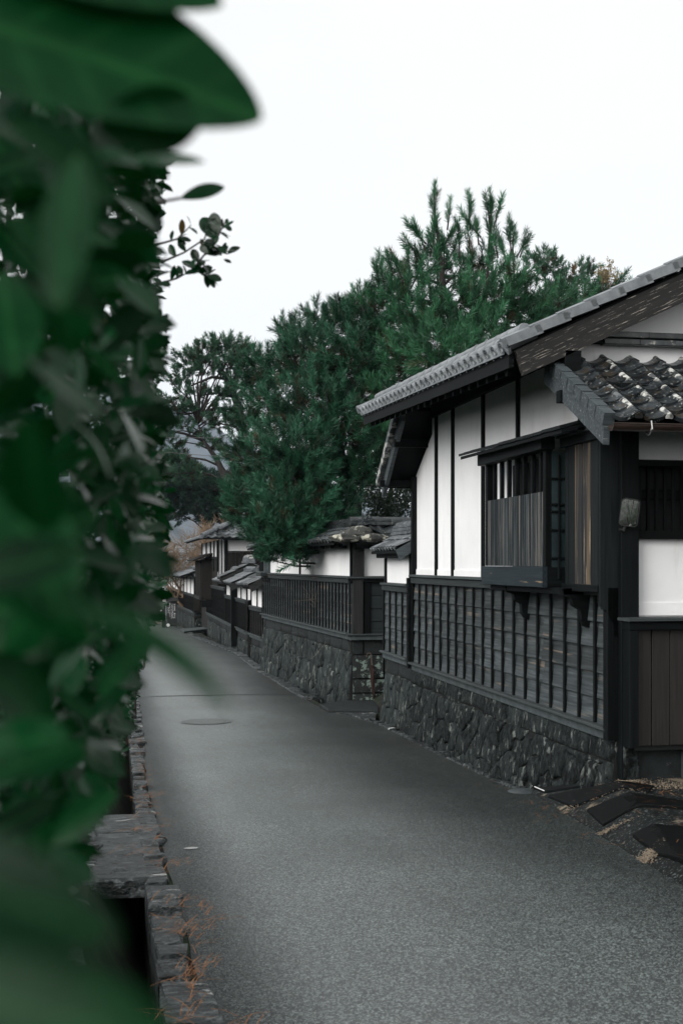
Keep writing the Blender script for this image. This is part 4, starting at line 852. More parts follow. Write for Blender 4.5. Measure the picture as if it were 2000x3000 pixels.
# small latticed window box at the far end of the long wall
wb_=part('window',w2,V((3.75,30.6,2.4)))
Pw=lambda u,dep,z:C2+D2*u+nrm_(D2)*dep+UP*z
bx('frame',W_bluegray['v'],wb_,Pw(8.75,.09,2.46),(.62,.16,.60),D2); bx('sill',W_fasc['h'],wb_,Pw(8.72,.14,2.12),(.72,.24,.09),D2)
for i in range(7): bx('bar',W_dark['v'],wb_,Pw(8.52+i*.08,.185,2.46),(.03,.03,.52),D2)
# the grey band on the plaster
nz_=MB()
# umbrella
ub=V((4.62,21.93,-.085)); um=thing('umbrella','closed dark red umbrella with a hooked handle leaning on lichen stone','umbrella',ub)
tp=ub+V((-.03,.10,.85)); ax=(tp-ub).normalized()
def al(t): return ub+ax*t
b=MB(); b.tube([al(.0),al(.05),al(.10),al(.3),al(.5),al(.60),al(.625)],[.006,.012,.026,.034,.040,.028,.036],9); 
for i,(x,y,z) in enumerate(b.v): 
    k=i%9; f=1.18 if k%2 else .8; 
b.v=[tuple(al((V(p)-ub).dot(ax))+(V(p)-al((V(p)-ub).dot(ax)))*(1.2 if i%2 else .82)) for i,p in enumerate(b.v)]
obj('canopy',b,M_umb,um)
b=MB(); b.tube([al(.62),al(.74),al(.80)]+[al(.80)+V((-.045+.045*math.cos(a),0,.045*math.sin(a))) for a in [i*math.pi/6 for i in range(1,8)]],.011,7); obj('handle',b,M_handle,um)
b=MB(); b.tube([al(-.03),al(.06)],.005,6); obj('tip',b,M_hook,um)
b=MB(); b.tube([al(.60),al(.612)],.042,9); obj('strap',b,M_umb,um)
# ------------------------------------------------------------------ the farther house and its gate
w5=thing('wall','narrow plastered wall piece with a small dark tiled roof and short lattice','wall',(4.1,36,-.5))
P=wall_run(w5,(4.14,34.7),(-.05,1),2.3,.30,1.10,1.80,-.75,7,4,2,M_stonelit,.5,.45,batter=.03,wb=W_brownl)
wall_roof(w5,P,2.3,(-.05,1),1.78,2.12,.45,.25,.24,2,[M_walltile2,M_walltile],courses=3,rollmat=M_walltile)
b=MB(); b.prism([(3.68,34.55,1.76),(4.35,34.55,2.14),(4.35,34.55,1.98),(3.76,34.55,1.58)],(0,.05,0)); obj('barge_board',b,W_fasc2['h'],w5)
bx('verge_ornament',M_plaster,w5,(4.36,34.6,2.12),(.12,.06,.2),(1,0,0))
w6=thing('wall','brown lattice lane wall with four white panels and ribbed tile roof before the gate','wall',(4.2,45,-.6))
P=wall_run(w6,(4.25,40.3),(-.0071,1),7.2,.17,1.16,1.66,-1.1,22,5,4,M_stonelit,.75,.6,batter=.02,wb=W_brownl)
wall_roof(w6,P,7.2,(-.0071,1),1.74,2.12,.52,.28,.25,2,[M_walltile2],courses=2,ends=.1,rollmat=M_walltile2)
b=MB(); b.prism([(3.62,40.12,1.68),(4.53,40.12,2.1),(4.53,40.12,1.93),(3.72,40.12,1.5)],(0,.06,0)); obj('barge_board',b,W_fasc2['h'],w6)
w7=thing('wall','dark lattice skirt wall running below the far house bay','wall',(4.2,52,-.6))
P=wall_run(w7,(4.2,47.6),(-.0071,1),9.0,.17,1.42,1.5,-1.3,26,5,2,M_stonelit,.9,.6,batter=.02,wb=W_brownl)
gate=thing('gate_roof','small gate with a gabled tile roof facing us, pale stacked ridge end','gate',(5.1,43,.2))
gx,gy=ony(43,735,1642).x,43.0; gz=ony(43,735,1650).z; gp=.42
for s in (-1,1):
    r=part('roof',gate,V((gx+s*.6,gy+.6,gz)))
    xe=gx+s*1.05; ze=gz-.5
    quad_slab('roof_deck',W_dark['h'],r,(gx,gy,gz-.02),(xe,gy,ze-.02),(xe,gy+1.6,ze-.02),(gx,gy+1.6,gz-.02),.05)
    tile_roof(r,(xe,gy,ze),(0,1,0),(-s*1.05,0,.5),6,4,.27,.29,[M_walltile2,M_walltile])
    b=MB(); b.prism([(gx,gy-.05,gz-.03),(xe+s*.05,gy-.05,ze-.05),(xe-s*.02,gy-.05,ze-.2),(gx,gy-.05,gz-.22)],(0,.06,0)); obj('barge_board',b,W_fasc2['h'],r)
rg=part('ridge',gate,V((gx,gy,gz))); ridge(rg,(gx,gy-.1,gz),(gx,gy+1.7,gz),3,.30,.07,.09,M_walltile2,mat2=M_tileroll)
for x in (gx-.55,gx+.55): bx('post',W_dark['v'],gate,(x,gy+.5,.6),(.2,.2,2.3),(1,0,0))
bx('lintel',W_fasc2['h'],gate,(gx,gy+.45,gz-.62),(1.9,.16,.16),(1,0,0)); bx('strut',W_fasc2['v'],gate,(gx,gy+.42,gz-.35),(.14,.12,.42),(1,0,0))
b=MB(); b.box(gx-.46,gx+.46,gy+.5,gy+.56,-.5,gz-.7); obj('door',b,W_brown['v'],gate)
fh=thing('house','farther white and brown timber house with hipped grey tile roof beside the pine','house',(5.5,54,0))
YH=50.8; XH=4.15
fw=part('front_wall',fh,V((5.5,YH,2)))
b=MB(); b.box(XH,8.5,YH+.05,61,1.75,3.35); obj('wall_core',b,M_plaster,fw); b=MB(); b.box(XH+.02,8.5,YH+.07,61,-1.2,1.75); obj('lower_wall',b,W_brownl['v'],fw)
def fr_px(x0,x1,y0,y1,name,m_,dy=0.0,th=.04):
    a,c=ony(YH-dy,x0,y0),ony(YH-dy,x1,y1); b=MB(); b.box(a.x,c.x,YH-dy,YH-dy+th,c.z,a.z); return obj(name,b,m_,fw)
fr_px(654,800,1573,1583,'header_beam',W_dark['h'],.0,.06)
fr_px(657,668,1582,1760,'post',W_dark['v'],.0); fr_px(668,800,1614,1617,'rail',W_dark['h'],.0)
fr_px(648,651,1580,1712,'batten',W_dark['v']); fr_px(640,642,1580,1730,'batten',W_dark['v'])
for k in range(9): fr_px(668.5+k*11,679+k*11,1617.5,1780,'plank',W_brownl['v'],.01*(k%2)-.01)
sw=part('lane_wall',fh,V((XH,55,2)))
for y in (50.9,52.6,54.6,57.2,60): bx('post',W_dark['v'],sw,(XH-.02,y,2.7),(.14,.08,1.3),(0,1,0))
bx('rail',W_dark['h'],sw,(XH-.02,55.9,2.62),(10,.08,.1),(0,1,0))
b=MB(); b.box(XH-.03,XH+.0,51,60.8,1.3,2.57); obj('board_wall',b,W_brownl['v'],sw)
# its projecting slatted bay with a small bark-brown roof
fb=part('bay_window',fh,V((3.8,56,1.6)))
for i in range(9): bx('slat',W_brownl['v'],fb,(3.66,54.2+i*.42,1.66),(.16,.05,1.7),(0,1,0))
b=MB(); b.box(3.68,4.12,54.0,57.8,.8,2.55); obj('case_body',b,W_brownl['v'],fb)
bx('rail',W_fasc2['h'],fb,(3.64,55.9,.86),(3.9,.1,.14),(0,1,0)); bx('bracket',W_dark['h'],fb,(3.95,54.1,.62),(.5,.12,.3),(1,0,0))
quad_slab('bay_roof',W_brownl['h'],fb,(3.3,53.7,2.55),(4.15,53.7,2.85),(4.15,58.2,2.85),(3.3,58.2,2.55),.07)
hr=part('roof',fh,V((6.2,54,4)))
ye,xe_,ze_=50.15,3.45,3.45; xr_,zr_=6.3,4.75; yh=ye+2.85
quad_slab('roof_deck',W_dark['h'],hr,(xe_,ye,ze_-.02),(xe_,61.5,ze_-.02),(xr_,61.5,zr_-.02),(xr_,yh,zr_-.02),.06)
b=MB(); b.prism([(xe_,ye,ze_-.02),(xr_,yh,zr_-.02),(2*xr_-xe_,ye,ze_-.02)],(0,0,-.06)); obj('roof_deck',b,W_dark['h'],hr)
# lane slope, rows clipped along the hip
sd_=V((xr_-xe_,0,zr_-ze_)); sl1=sd_.length; sd_/=sl1; tms=[tile_mesh(.29,.30,m) for m in (M_walltile2,M_walltile)]
u=V((0,-1,0)); nn=u.cross(sd_)
u,nn=(u,nn) if nn.z>0 else (-u,-nn)
for i in range(39):
    for j in range(int(sl1/.3)):
        y=61.4-.29*i
        if y-.29<ye+j*.3*(2.85/sl1): continue
        inst('tile',random.choice(tms),hr,fr(V((xe_,y if u.y<0 else y-.29,ze_))+sd_*(j*.3),u,sd_,nn))
fdv=V((0,2.85,zr_-ze_)); sl2=fdv.length; fdv/=sl2; u=V((1,0,0)); nn=u.cross(fdv)
for i in range(14):
    for j in range(int(sl2/.3)):
        x=xe_+.29*i
        if x<xe_+j*.3*(2.85/sl2)-.1: continue
        inst('tile',random.choice(tms),hr,fr(V((x,ye,ze_))+fdv*(j*.3),u,fdv,nn))
roll_row(hr,(xe_,ye,ze_+.08),(xr_,yh,zr_+.1),.11,.34,M_walltile2); roll_row(hr,(xe_-.05,ye-.02,ze_-.0),(xe_-.05,61.6,ze_),.09,.34,M_walltile2,'eave_roll')
roll_row(hr,(xr_,yh,zr_+.05),(xr_,61.5,zr_+.05),.13,.34,M_walltile2)
roll_row(hr,(xe_+.75,ye+.55,ze_+.40),(xr_-.3,ye+.6+2.0,zr_+.02),.10,.34,M_walltile2)
# ------------------------------------------------------------------ last wall, notice board
D4=V((-.0245,1,0)).normalized()
w8=thing('wall','last plastered wall down the lane with many narrow white panels and grey tile cap','wall',(4.0,75,-1.2))
P=wall_run(w8,(4.08,65.3),D4,25,-.145,.72,1.66,-1.9,60,4,11,M_stonelit,1.1,.7,batter=.02,wb=W_brownl)
wall_roof(w8,P,25,D4,1.70,2.08,.75,.3,.27,2,[M_walltile2],courses=2,rollmat=M_walltile2,ends=.3)
w9=thing('wall','end return of the last wall, brown boards under one white panel','wall',(4.6,65.3,-1))
P9=wall_run(w9,(5.9,65.28),(-1,0),1.82,-.145,.72,1.66,-1.9,2,3,1,M_stonelit,.9,.7,batter=.02,lat=False,post_w=.3)
for i in range(3): bx('board',W_brownl['h'],w9,(5.05,65.22,-.13+.27*(i+.5)),(1.5,.03,.262),(-1,0,0))
bx('post',W_brownl['v'],w9,(4.2,65.2,.25),(.32,.14,.86),(-1,0,0)); bx('rail',W_brownl['h'],w9,(5.0,65.2,.70),(1.9,.12,.1),(-1,0,0)); bx('sill',W_fasc2['h'],w9,(5.0,65.2,-.17),(1.9,.14,.08),(-1,0,0))
wall_roof(w9,P9,1.82,(-1,0),1.70,2.08,.5,.3,.3,2,[M_walltile2],courses=2,ends=.05)
sg=at(63.5,501,1790); sgn=thing('notice_board','black roofed notice board with white vertical Japanese writing beside the lane','notice board',(sg.x,sg.y,zr(63)))
def sb_(name,x0,x1,y0,y1,z0,z1,m_):
    b=MB(); b.box(sg.x+x0,sg.x+x1,sg.y+y0,sg.y+y1,z0,z1); return obj(name,b,m_,sgn)
zb_=zr(63)
bd=sb_('board',-.17,.27,0,.05,zb_+.06,.42,M_sign); sb_('post',-.24,-.17,-.03,.06,zb_,.5,M_concrete); sb_('side_panel',-.46,-.25,.12,.2,zb_,.42,M_sign); sb_('post',.27,.31,0,.06,zb_,.45,M_sign)
b=MB(); b.prism([(sg.x-.28,sg.y-.16,.44),(sg.x+.36,sg.y-.16,.44),(sg.x+.33,sg.y+.05,.60),(sg.x-.26,sg.y+.05,.60)],(0,.03,.03)); obj('cap',b,W_fasc2['h'],sgn)
b=MB(); b.tube([(sg.x-.15,sg.y-.16,zb_+.14),(sg.x-.15,sg.y-.13,zb_+.14)],.085,16); obj('reflector',b,M_white,sgn)
def text(body,size,x,ztop,parent,gap=1.12):
    for i,ch in enumerate(body):
        if ch==' ': continue
        cu=bpy.data.curves.new('lettering','FONT'); cu.body=ch; cu.size=size; cu.align_x='CENTER'; cu.align_y='CENTER'; cu.materials.append(M_white)
        tmp=bpy.data.objects.new('lettering',cu); COL.objects.link(tmp); dg=bpy.context.evaluated_depsgraph_get(); me=bpy.data.meshes.new_from_object(tmp.evaluated_get(dg)); bpy.data.objects.remove(tmp)
        if not me.materials: me.materials.append(M_white)
        o=link(bpy.data.objects.new('lettering',me),parent,V((x,sg.y-.006,ztop-size*gap*i))); o.rotation_euler=(R(90),0,0)
text('国の史跡 城下町',.085,sg.x+.19,.26,bd); text('人々が暮らした武家屋敷の町並み',.046,sg.x+.10,.29,bd); text('この道は江戸時代の地図のまま残る',.046,sg.x+.035,.31,bd)
text('静かに歩いてください',.075,sg.x-.05,.32,bd,.98); text('教育委員会',.06,sg.x-.125,.1,bd)
# old house behind the bare tree
oh=thing('house','grey tiled old house with white end wall behind the bare tree','house',(0,86,-1))
q=ony(86,480,1700); 
b=MB(); b.box(2.2,8.5,86,92,-2,2.0); obj('wall',b,M_plaster,oh)
hr2=part('roof',oh,V((4,86,2)))
quad_slab('roof_deck',W_dark['h'],hr2,(1.3,85.2,1.65),(9,85.2,1.65),(9,89.2,3.6),(1.3,89.2,3.6),.1)
tile_roof(hr2,(1.3,85.15,1.66),(1,0,0),V((0,4,1.95)),20,12,.385,.37,[M_walltile2,M_walltile])
bx('window_frame',W_dark['h'],oh,(6.4,85.97,1.1),(1.2,.06,.7),(1,0,0))
# ------------------------------------------------------------------ trees and shrubs
def tuft(nn=64,Ls=.30,ln=.13,wd=.009,spread=48,seed=1):
    """one pine shoot along +Y: needles springing from the whole shoot, each a slim triangle"""
    r=random.Random(seed); v=[]; f=[]
    for i in range(nn):
        s=(i+r.random())/nn; y=Ls*s; ph=i*2.399963+r.uniform(-.4,.4); an=R(spread*(1.05-.55*s)+r.uniform(-10,10)); l=ln*r.uniform(.75,1.1)
        d=V((math.sin(an)*math.cos(ph),math.cos(an),math.sin(an)*math.sin(ph))); a=d.cross(V((r.uniform(-1,1),r.uniform(-1,1),r.uniform(-1,1)))).normalized()*wd/2
        b0=V((0,y,0)); dr=V((0,0,-.02*l)); k=len(v); v+=[b0-a,b0+a,b0+d*l*.6+a*.9+dr,b0+d*l+dr*2,b0+d*l*.6-a*.9+dr]; f.append((k,k+1,k+2,k+3,k+4))
    return np.array([tuple(q) for q in v]),f
def crown_pts(blobs,per,inner=.35):
    """tuft roots and directions spread through leafy clumps: (centre, radius vector, weight)"""
    P=[];D=[]
    for c,rad,wt in blobs:
        n=max(3,int(per*wt)); c=np.array(c); rad=np.array(rad)
        q=rng.normal(size=(n,3)); q/=np.linalg.norm(q,axis=1,keepdims=True)
        rr=(inner+(1-inner)*rng.random(n)**.6)[:,None]
        rr*=1+.25*np.sin(q[:,:1]*5+c[0]*3)*np.cos(q[:,2:]*4+c[2]*2)
        P.append(c+q*rad*rr); d=q*.75+np.array([0,0,.75])+rng.normal(size=(n,3))*.3; D.append(d)
    return np.concatenate(P),np.concatenate(D)
def pine(name,label,base,trunk,blobs,per,mt,ln=.13,Ls=.28,nn=60,wd=.009,extra=(),limbs=True,group=None,rbase=.16,twigs=.25,vary=.25,brown=.22):
    """trunk: polyline points; blobs: (centre, radius vector, weight)"""
    t=thing(name,label,'tree',base,group)
    m=len(trunk); b=MB(); b.tube(trunk,[rbase*(1-.93*i/(m-1)) for i in range(m)],9); obj('trunk',b,M_bark,t,smooth=True)
    P,D=crown_pts(blobs,per)
    if limbs:
        tr=[V(p) for p in trunk]
        for c,rad,wt in blobs:
            c=V(c); best=min(((a.lerp(e,s/6)) for a,e in zip(tr[:-1],tr[1:]) for s in range(7)),key=lambda q:(q-c).length+1.2*max(0,q.z-c.z+.3))
            L=(c-best).length
            if L<.25: continue
            md=best.lerp(c,.5)+V((random.uniform(-.1,.1),random.uniform(-.1,.1),.10))*L
            b=MB(); r0=min(rbase*.5,.012+.018*L); b.tube([best,best.lerp(md,.55)+V((0,0,.04*L)),md,c],[r0,r0*.8,r0*.6,r0*.3],6)
            for k in range(int(6*wt*twigs*4)):
                i=random.randrange(6); q=rng.normal(size=3); q/=np.linalg.norm(q); e=c+V(tuple(q*np.array(rad)*.9)); s=best.lerp(c,random.uniform(.55,1)); mm=s.lerp(e,.5)+V((0,0,-.05))
                b.tube([s,mm,e],[r0*.3,r0*.22,r0*.12],4,False)
            obj('limb',b,M_bark,t,smooth=True)
    if len(extra):
        P=np.concatenate((P,np.array([e[0] for e in extra]))); D=np.concatenate((D,np.array([e[1] for e in extra])))
    n=len(P); nv=3; ids=rng.integers(0,nv,n); g=part('crown',t); g['kind']='stuff'
    for k in range(nv):
        s=ids==k
        bv,bf=tuft(nn,Ls,ln,wd,60-5*k,seed=k+5); sc=rng.uniform(1-vary,1+vary,s.sum())
        Rm=rotmats(D[s],rng.uniform(0,6.28,s.sum()))*sc[:,None,None]
        o=bulk('needles',mt,bv,bf,Rm,P[s],rng.random(s.sum()),parent=g); o['kind']='stuff'
    if brown:
        P,D=crown_pts([(c,np.array(rad)*.62,wt) for c,rad,wt in blobs],per*brown,inner=.1); n=len(P)
        bv,bf=tuft(int(nn*.6),Ls*.8,ln*.9,wd,70,seed=31); o=bulk('old_needles',M_oldneedle,bv,bf,rotmats(D,rng.uniform(0,6.28,n)),P,rng.random(n),parent=g); o['kind']='stuff'
    return t
def pb(l,dep=1.0,wsc=1.0):
    """clumps measured on the photograph: (px,py,distance,radius px[,squash])"""
    o=[]
    for q in l:
        px,py,t,r=q[:4]; c=at(t,px,py); rr=r*t/F; sq=q[4] if len(q)>4 else .85
        o.append((tuple(c),(rr,rr*dep,rr*sq),wsc*(r/80)**2))
    return o
A=[(850,1600,24.6,60),(850,1560,24.8,80),(800,1570,25,80),(905,1585,25.2,65),(870,1620,24.6,45),(820,1615,24.8,45),(740,1500,26,75),(715,1440,27,55),(850,1480,25.2,115),(960,1500,26,95),(760,1350,27,80),(720,1330,27.5,55),(860,1340,25.8,120),(735,1235,28,50),(785,1200,28,85),(900,1190,26.6,120),(1010,1260,26.5,110),(1010,1390,27,100),(1080,1310,27.5,90),(780,1090,28.5,75),(740,1130,28.5,45),(890,1060,27.6,100),(1010,1070,27,110),(860,985,29,55),(930,965,28.6,65),(985,950,28.4,60),(1030,925,28.4,50),(1060,990,28,80),(930,1090,28,90),(1090,1160,27.5,100),(1110,1060,28.5,90),(690,1490,26.4,45),(900,1400,25.5,90)]
tb=at(28.2,1045,1560); tb.z=.3
trA=[tb,at(28.2,1040,1500),at(28.2,1010,1380),at(28.1,980,1250),at(28.2,960,1120),at(28.5,945,1000)]
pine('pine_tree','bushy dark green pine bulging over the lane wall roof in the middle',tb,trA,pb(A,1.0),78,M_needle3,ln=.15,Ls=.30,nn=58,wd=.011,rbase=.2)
B=[(1060,900,28.5,55),(1110,930,28,75),(1130,830,28.5,50),(1200,880,27.5,90),(1170,980,27.5,90),(1260,960,26.8,105),(1350,930,26.8,105),(1450,900,27,95),(1300,1040,25.6,110),(1200,1080,26.5,100),(1420,1010,26,90),(1530,900,27.5,75),(1560,960,27.5,75),(1490,830,27,55),(1240,790,28,60),(1350,820,28,70),(1420,800,28,60),(1290,740,28,35),(1110,1180,26.5,70),(1120,1250,26,60),(1060,1400,26.5,50),(1620,900,28.5,60),(1690,900,29.5,50)]
ex=[]; st=[]
def leader(x0,y0,x1,y1,t=27.5,n=None):
    a,e=at(t,x0,y0),at(t,x1,y1); d=e-a; L=d.length; n=n or max(2,int(L/.11))
    for i in range(n):
        s=i/n*.75; q=a+d*s; ex.append((tuple(q),tuple(d.normalized()+V((random.uniform(-.28,.28),random.uniform(-.28,.28),0)))))
    st.append((a,e))
for q in ((1272,640,1270,545),(1270,720,1272,630),(1312,655,1320,592),(1235,700,1193,650),(1240,720,1215,655),(1232,760,1185,700),(1300,720,1330,660),(1375,650,1372,568),(1395,680,1352,628),(1432,640,1425,580),(1436,640,1440,566),(1450,650,1468,590),(1436,720,1434,640),(1400,700,1395,640),(1375,720,1368,650),(1345,730,1340,645),(1495,720,1492,640),(1500,730,1508,665),(1520,740,1543,690),(1525,745,1536,715),(1480,760,1462,690),(1455,740,1445,690),(1280,800,1275,710),(1300,760,1300,690),(1150,800,1127,735),(1110,830,1098,770),(1170,800,1150,750),(1200,790,1190,740),(1120,810,1108,760),(1210,830,1240,770),(1420,780,1440,720),(1380,790,1385,720),(1390,860,1420,800),(1060,900,1042,850),(1050,880,1080,840)): leader(*q)
tb=at(27.5,1390,1500); tb.z=.3
trB=[tb,at(27.5,1385,1200),at(27.5,1340,1000),at(27.5,1300,860),at(27.5,1285,720),at(27.5,1272,600)]
pt=pine('pine_tree','tall young pine with upright candle shoots rising behind the near house roof',tb,trB,pb(B,1.0),62,M_needle,ln=.15,Ls=.32,nn=60,wd=.011,extra=ex,rbase=.17)
b=MB()
for a,e in st: b.tube([a-(e-a)*.3,a,a+(e-a)*.8],[.022,.018,.008],5,False)
b.tube([at(27.5,1400,1010),at(27.5,1425,850),at(27.5,1432,720),at(27.5,1438,620)],[.05,.04,.03,.015],6)
b.tube([at(27.5,1480,960),at(27.5,1505,820),at(27.5,1500,700)],[.04,.03,.015],6); obj('limb',b,M_bark,pt,smooth=True)
C_=[(600,1035,60,48,.5),(650,1010,60,42,.5),(690,1025,60,50,.5),(560,1060,60,45,.5),(720,1060,60,45,.6),(535,1105,60,28,.5),(610,1085,60,42,.5),(660,1070,60,40,.5),(530,1125,60,26,.5),(500,1118,60,16,.5),(580,1150,60,30,.45),(540,1160,60,24,.4),(640,1160,60,34,.5),(690,1150,60,30),(470,1180,60,34,.4),(520,1195,60,40,.5),(560,1200,60,26,.4),(640,1235,60,44,.6),(680,1215,60,32),(515,1250,60,34,.5),(470,1265,60,36,.6),(500,1300,60,34,.6),(560,1275,60,22,.5),(610,1300,60,24,.5),(650,1320,60,28,.6),(480,1350,60,36,.6),(540,1345,60,36,.6),(700,1260,60,30),(600,1250,60,26),(500,1390,60,40),(560,1395,60,34),(700,1120,60,40),(620,1200,60,22)]
tb=at(60,705,1640); tb.z=-.6
trC=[tb,at(60,690,1480),at(60,665,1410),at(60,635,1345),at(60,595,1290),at(60,580,1240)]
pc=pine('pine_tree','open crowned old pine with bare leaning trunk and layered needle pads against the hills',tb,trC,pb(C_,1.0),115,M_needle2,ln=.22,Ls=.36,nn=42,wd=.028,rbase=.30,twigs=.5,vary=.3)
b=MB(); b.tube([at(60,700,1500),at(60,730,1350),at(60,710,1230),at(60,682,1150),at(60,660,1105),at(60,640,1060)],[.24,.22,.19,.15,.12,.06],8)
for q in (((682,1150),(695,1090),(705,1050)),((665,1110),(620,1105),(560,1130)),((690,1165),(640,1150),(580,1160)),((712,1230),(660,1205),(580,1210),(500,1210)),((730,1300),(690,1250),(640,1240)),((720,1400),(660,1380),(610,1310)),((595,1290),(540,1270),(480,1260)),((705,1200),(640,1195),(540,1215))):
    b.tube([at(60,*p) for p in q],[.09,.07,.04,.03][:len(q)],6)
obj('limb',b,M_bark,pc,smooth=True)
Dk=[(500,1440,78,65,.8),(570,1430,78,65,.8),(640,1440,78,60,.9),(690,1470,78,60),(540,1390,78,45,.8),(460,1450,78,60),(600,1480,78,60),(500,1500,78,50),(720,1400,80,45),(660,1500,78,50)]
tb=at(78,600,1640); tb.z=-1.5
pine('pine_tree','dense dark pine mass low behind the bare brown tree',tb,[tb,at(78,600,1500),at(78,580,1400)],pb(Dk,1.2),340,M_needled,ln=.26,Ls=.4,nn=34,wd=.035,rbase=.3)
Er=[(1555,775,44,26),(1590,770,44,34),(1620,780,44,26),(1600,810,44,40),(1660,830,44,45)]
tb=at(44,1600,1200); tb.z=0
pine('pine_tree','small dark flat-topped pine showing beyond the tall young pine',tb,[tb,at(44,1600,900),at(44,1595,790)],pb(Er,1.0),95,M_needle2,ln=.18,Ls=.32,nn=44,wd=.02,rbase=.15)
Er=[(1690,795,46,20),(1722,785,46,22),(1715,815,46,30),(1670,850,46,40)]
tb=at(46,1715,1200); tb.z=0
pine('pine_tree','farthest small dark pine just above the near roof verge',tb,[tb,at(46,1715,900),at(46,1710,800)],pb(Er,1.0),95,M_needle2,ln=.18,Ls=.32,nn=44,wd=.02,rbase=.15)
Er=[(1660,890,33,60),(1740,880,33,50),(1600,930,32,70),(1820,850,34,28),(1780,860,34,45)]
tb=at(33,1700,1300); tb.z=0
pine('pine_tree','bright green young pine tops peeping over the near roof slope',tb,[tb,at(33,1700,1000),at(33,1690,900)],pb(Er,1.0),80,M_needle,ln=.16,Ls=.32,nn=54,wd=.012,rbase=.12)
def branching(name,label,base,stems,mt,levels,L0,r0,spread,up,kids,seed,cat='shrub',leaf=None,sides=3,tip=.0025,group=None,minr=.003):
    r=random.Random(seed); t=thing(name,label,cat,base,group); b=MB(); tw=MB(); ends=[]
    def grow(p,d,L,rad,lv):
        pts=[p]; q=p; dd=d.copy()
        for i in range(3):
            dd=(dd+V((r.uniform(-1,1),r.uniform(-1,1),r.uniform(-.6,1)*up))*.22).normalized(); q=q+dd*L/3; pts.append(q)
        (b if lv>=levels-1 else tw).tube(pts,[rad,rad*.85,rad*.7,max(minr*.6,rad*.5)],5 if lv>=levels-1 else sides,False)
        if lv==0: ends.append((q,dd)); return
        for k in range(kids if lv<levels else kids+1):
            s=r.uniform(.35,1.0); i=min(2,int(s*3)); a=pts[i].lerp(pts[i+1],s*3-i) if s<1 else pts[3]
            nd=(dd+V((r.gauss(0,1),r.gauss(0,1),r.gauss(0,.8)+up))*spread).normalized(); grow(a,nd,L*r.uniform(.55,.8),max(minr,rad*.55),lv-1)
    for d in stems: grow(V(base)+V((r.uniform(-.1,.1),r.uniform(-.1,.1),0)),V(d).normalized(),L0*r.uniform(.8,1.1),r0,levels)
    obj('trunk',b,mt,t,smooth=True); o=obj('twigs',tw,mt,t); o['kind']='stuff'
    if leaf:
        m_,lv_,lf_,sc,k=leaf; P=[];D=[]
        for q,d in ends:
            for i in range(k): P.append(tuple(q-d*r.uniform(0,.12))); D.append(tuple(d*.4+V((r.gauss(0,1),r.gauss(0,1),r.gauss(0,.8)))))
        P,D=np.array(P),np.array(D); n=len(P)
        o=bulk('foliage',m_,lv_,lf_,rotmats(D,rng.uniform(0,6.28,n))*rng.uniform(.7,1.2,n)[:,None,None]*sc,P,rng.random(n),parent=t); o['kind']='stuff'
    return t
def leaf_mesh(L=1,W=.44,curl=.18,fold=.12,n=4):
    v=[];f=[]
    for i in range(n+1):
        s=(.5-.5*math.cos(math.pi*i/n)) if n>6 else i/n; w=W*.5*math.sin(math.pi*s**1.18)**.62 if 0<i<n else 0; y=L*s; z=-curl*L*s*s
        if i in (0,n): v.append((0,y,z))
        else: v+=[(-w,y,z+fold*w),(0,y,z-fold*w*.4),(w,y,z+fold*w)]
    f+= [(0,2,1),(0,3,2)]
    for i in range(1,n-1):
        a=1+3*(i-1); c=a+3; f+=[(a,a+1,c+1,c),(a+1,a+2,c+2,c+1)]
    a=1+3*(n-2); e=len(v)-1; f+=[(a,a+1,e),(a+1,a+2,e)]
    return np.array(v),f
LV,LF=leaf_mesh(n=3)
b0=at(72,560,1660); b0.z=-.6
branching('bare_tree','leafless russet-brown tree with a twiggy round crown behind the last wall',b0,[(-.35,0,1),(.15,.1,1),(.5,0,.9),(-.75,.1,.8)],M_twigo,5,2.9,.10,.68,.42,4,3,cat='tree',minr=.011)
b0=at(25.2,1150,1560); b0.z=.3
branching('bare_shrub','tangled dark grey leafless shrub under the far eave of the near house',b0,[(-.5,0,1),(-.15,.1,1),(.1,0,1),(.4,0,1),(-.3,-.2,1),(.6,.2,.9)],M_twigd,4,1.25,.018,.55,.3,5,8,minr=.0035)
b0=at(26.0,1060,1570); b0.z=.6
branching('bare_shrub','pale thin-twigged bare shrub leaning out over the tiled wall roof',b0,[(-.9,-.2,.8),(-.5,-.3,1),(-.1,-.2,1),(.3,0,1)],M_twig,3,1.25,.014,.5,.2,3,21,minr=.0035)
b0=at(33,1775,1100); b0.z=5
branching('bare_shrub','pale almost leafless sapling standing alone above the near roof line',at(33,1770,880),[(0,0,1),(.12,0,1),(-.12,0,1)],M_twig,3,.52,.012,.45,.8,4,5,leaf=(leafmat('dry_leaf',(.16,.13,.06),(.30,.24,.12),(.2,.1,.05),rough=.7,trans=.2,tcol=(.3,.25,.1)),LV,LF,.075,2),minr=.004)
def bush(name,label,blobs,mt,n,sz,cat='shrub',stem=True,group=None):
    c=V(blobs[0][0]); c.z=min(q[0][2]-q[1][2] for q in blobs); t=thing(name,label,cat,c,group)
    P,D=crown_pts(blobs,n,inner=.5); k=len(P); o=bulk('foliage',mt,LV,LF,rotmats(D+rng.normal(size=(k,3))*.5,rng.uniform(0,6.28,k))*(sz*rng.uniform(.7,1.25,k))[:,None,None],P,rng.random(k),parent=t); o['kind']='stuff'
    b=MB()
    for q in blobs: b.tube([c+V((0,0,-.3)),c.lerp(V(q[0]),.6),V(q[0])],[.04,.03,.015],5)
    obj('stem',b,M_bark,t)
    return t
M_bush=leafmat('dense_shrub_leaf',(.012,.028,.018),(.028,.055,.034),(.05,.045,.025),rough=.5,trans=.08)
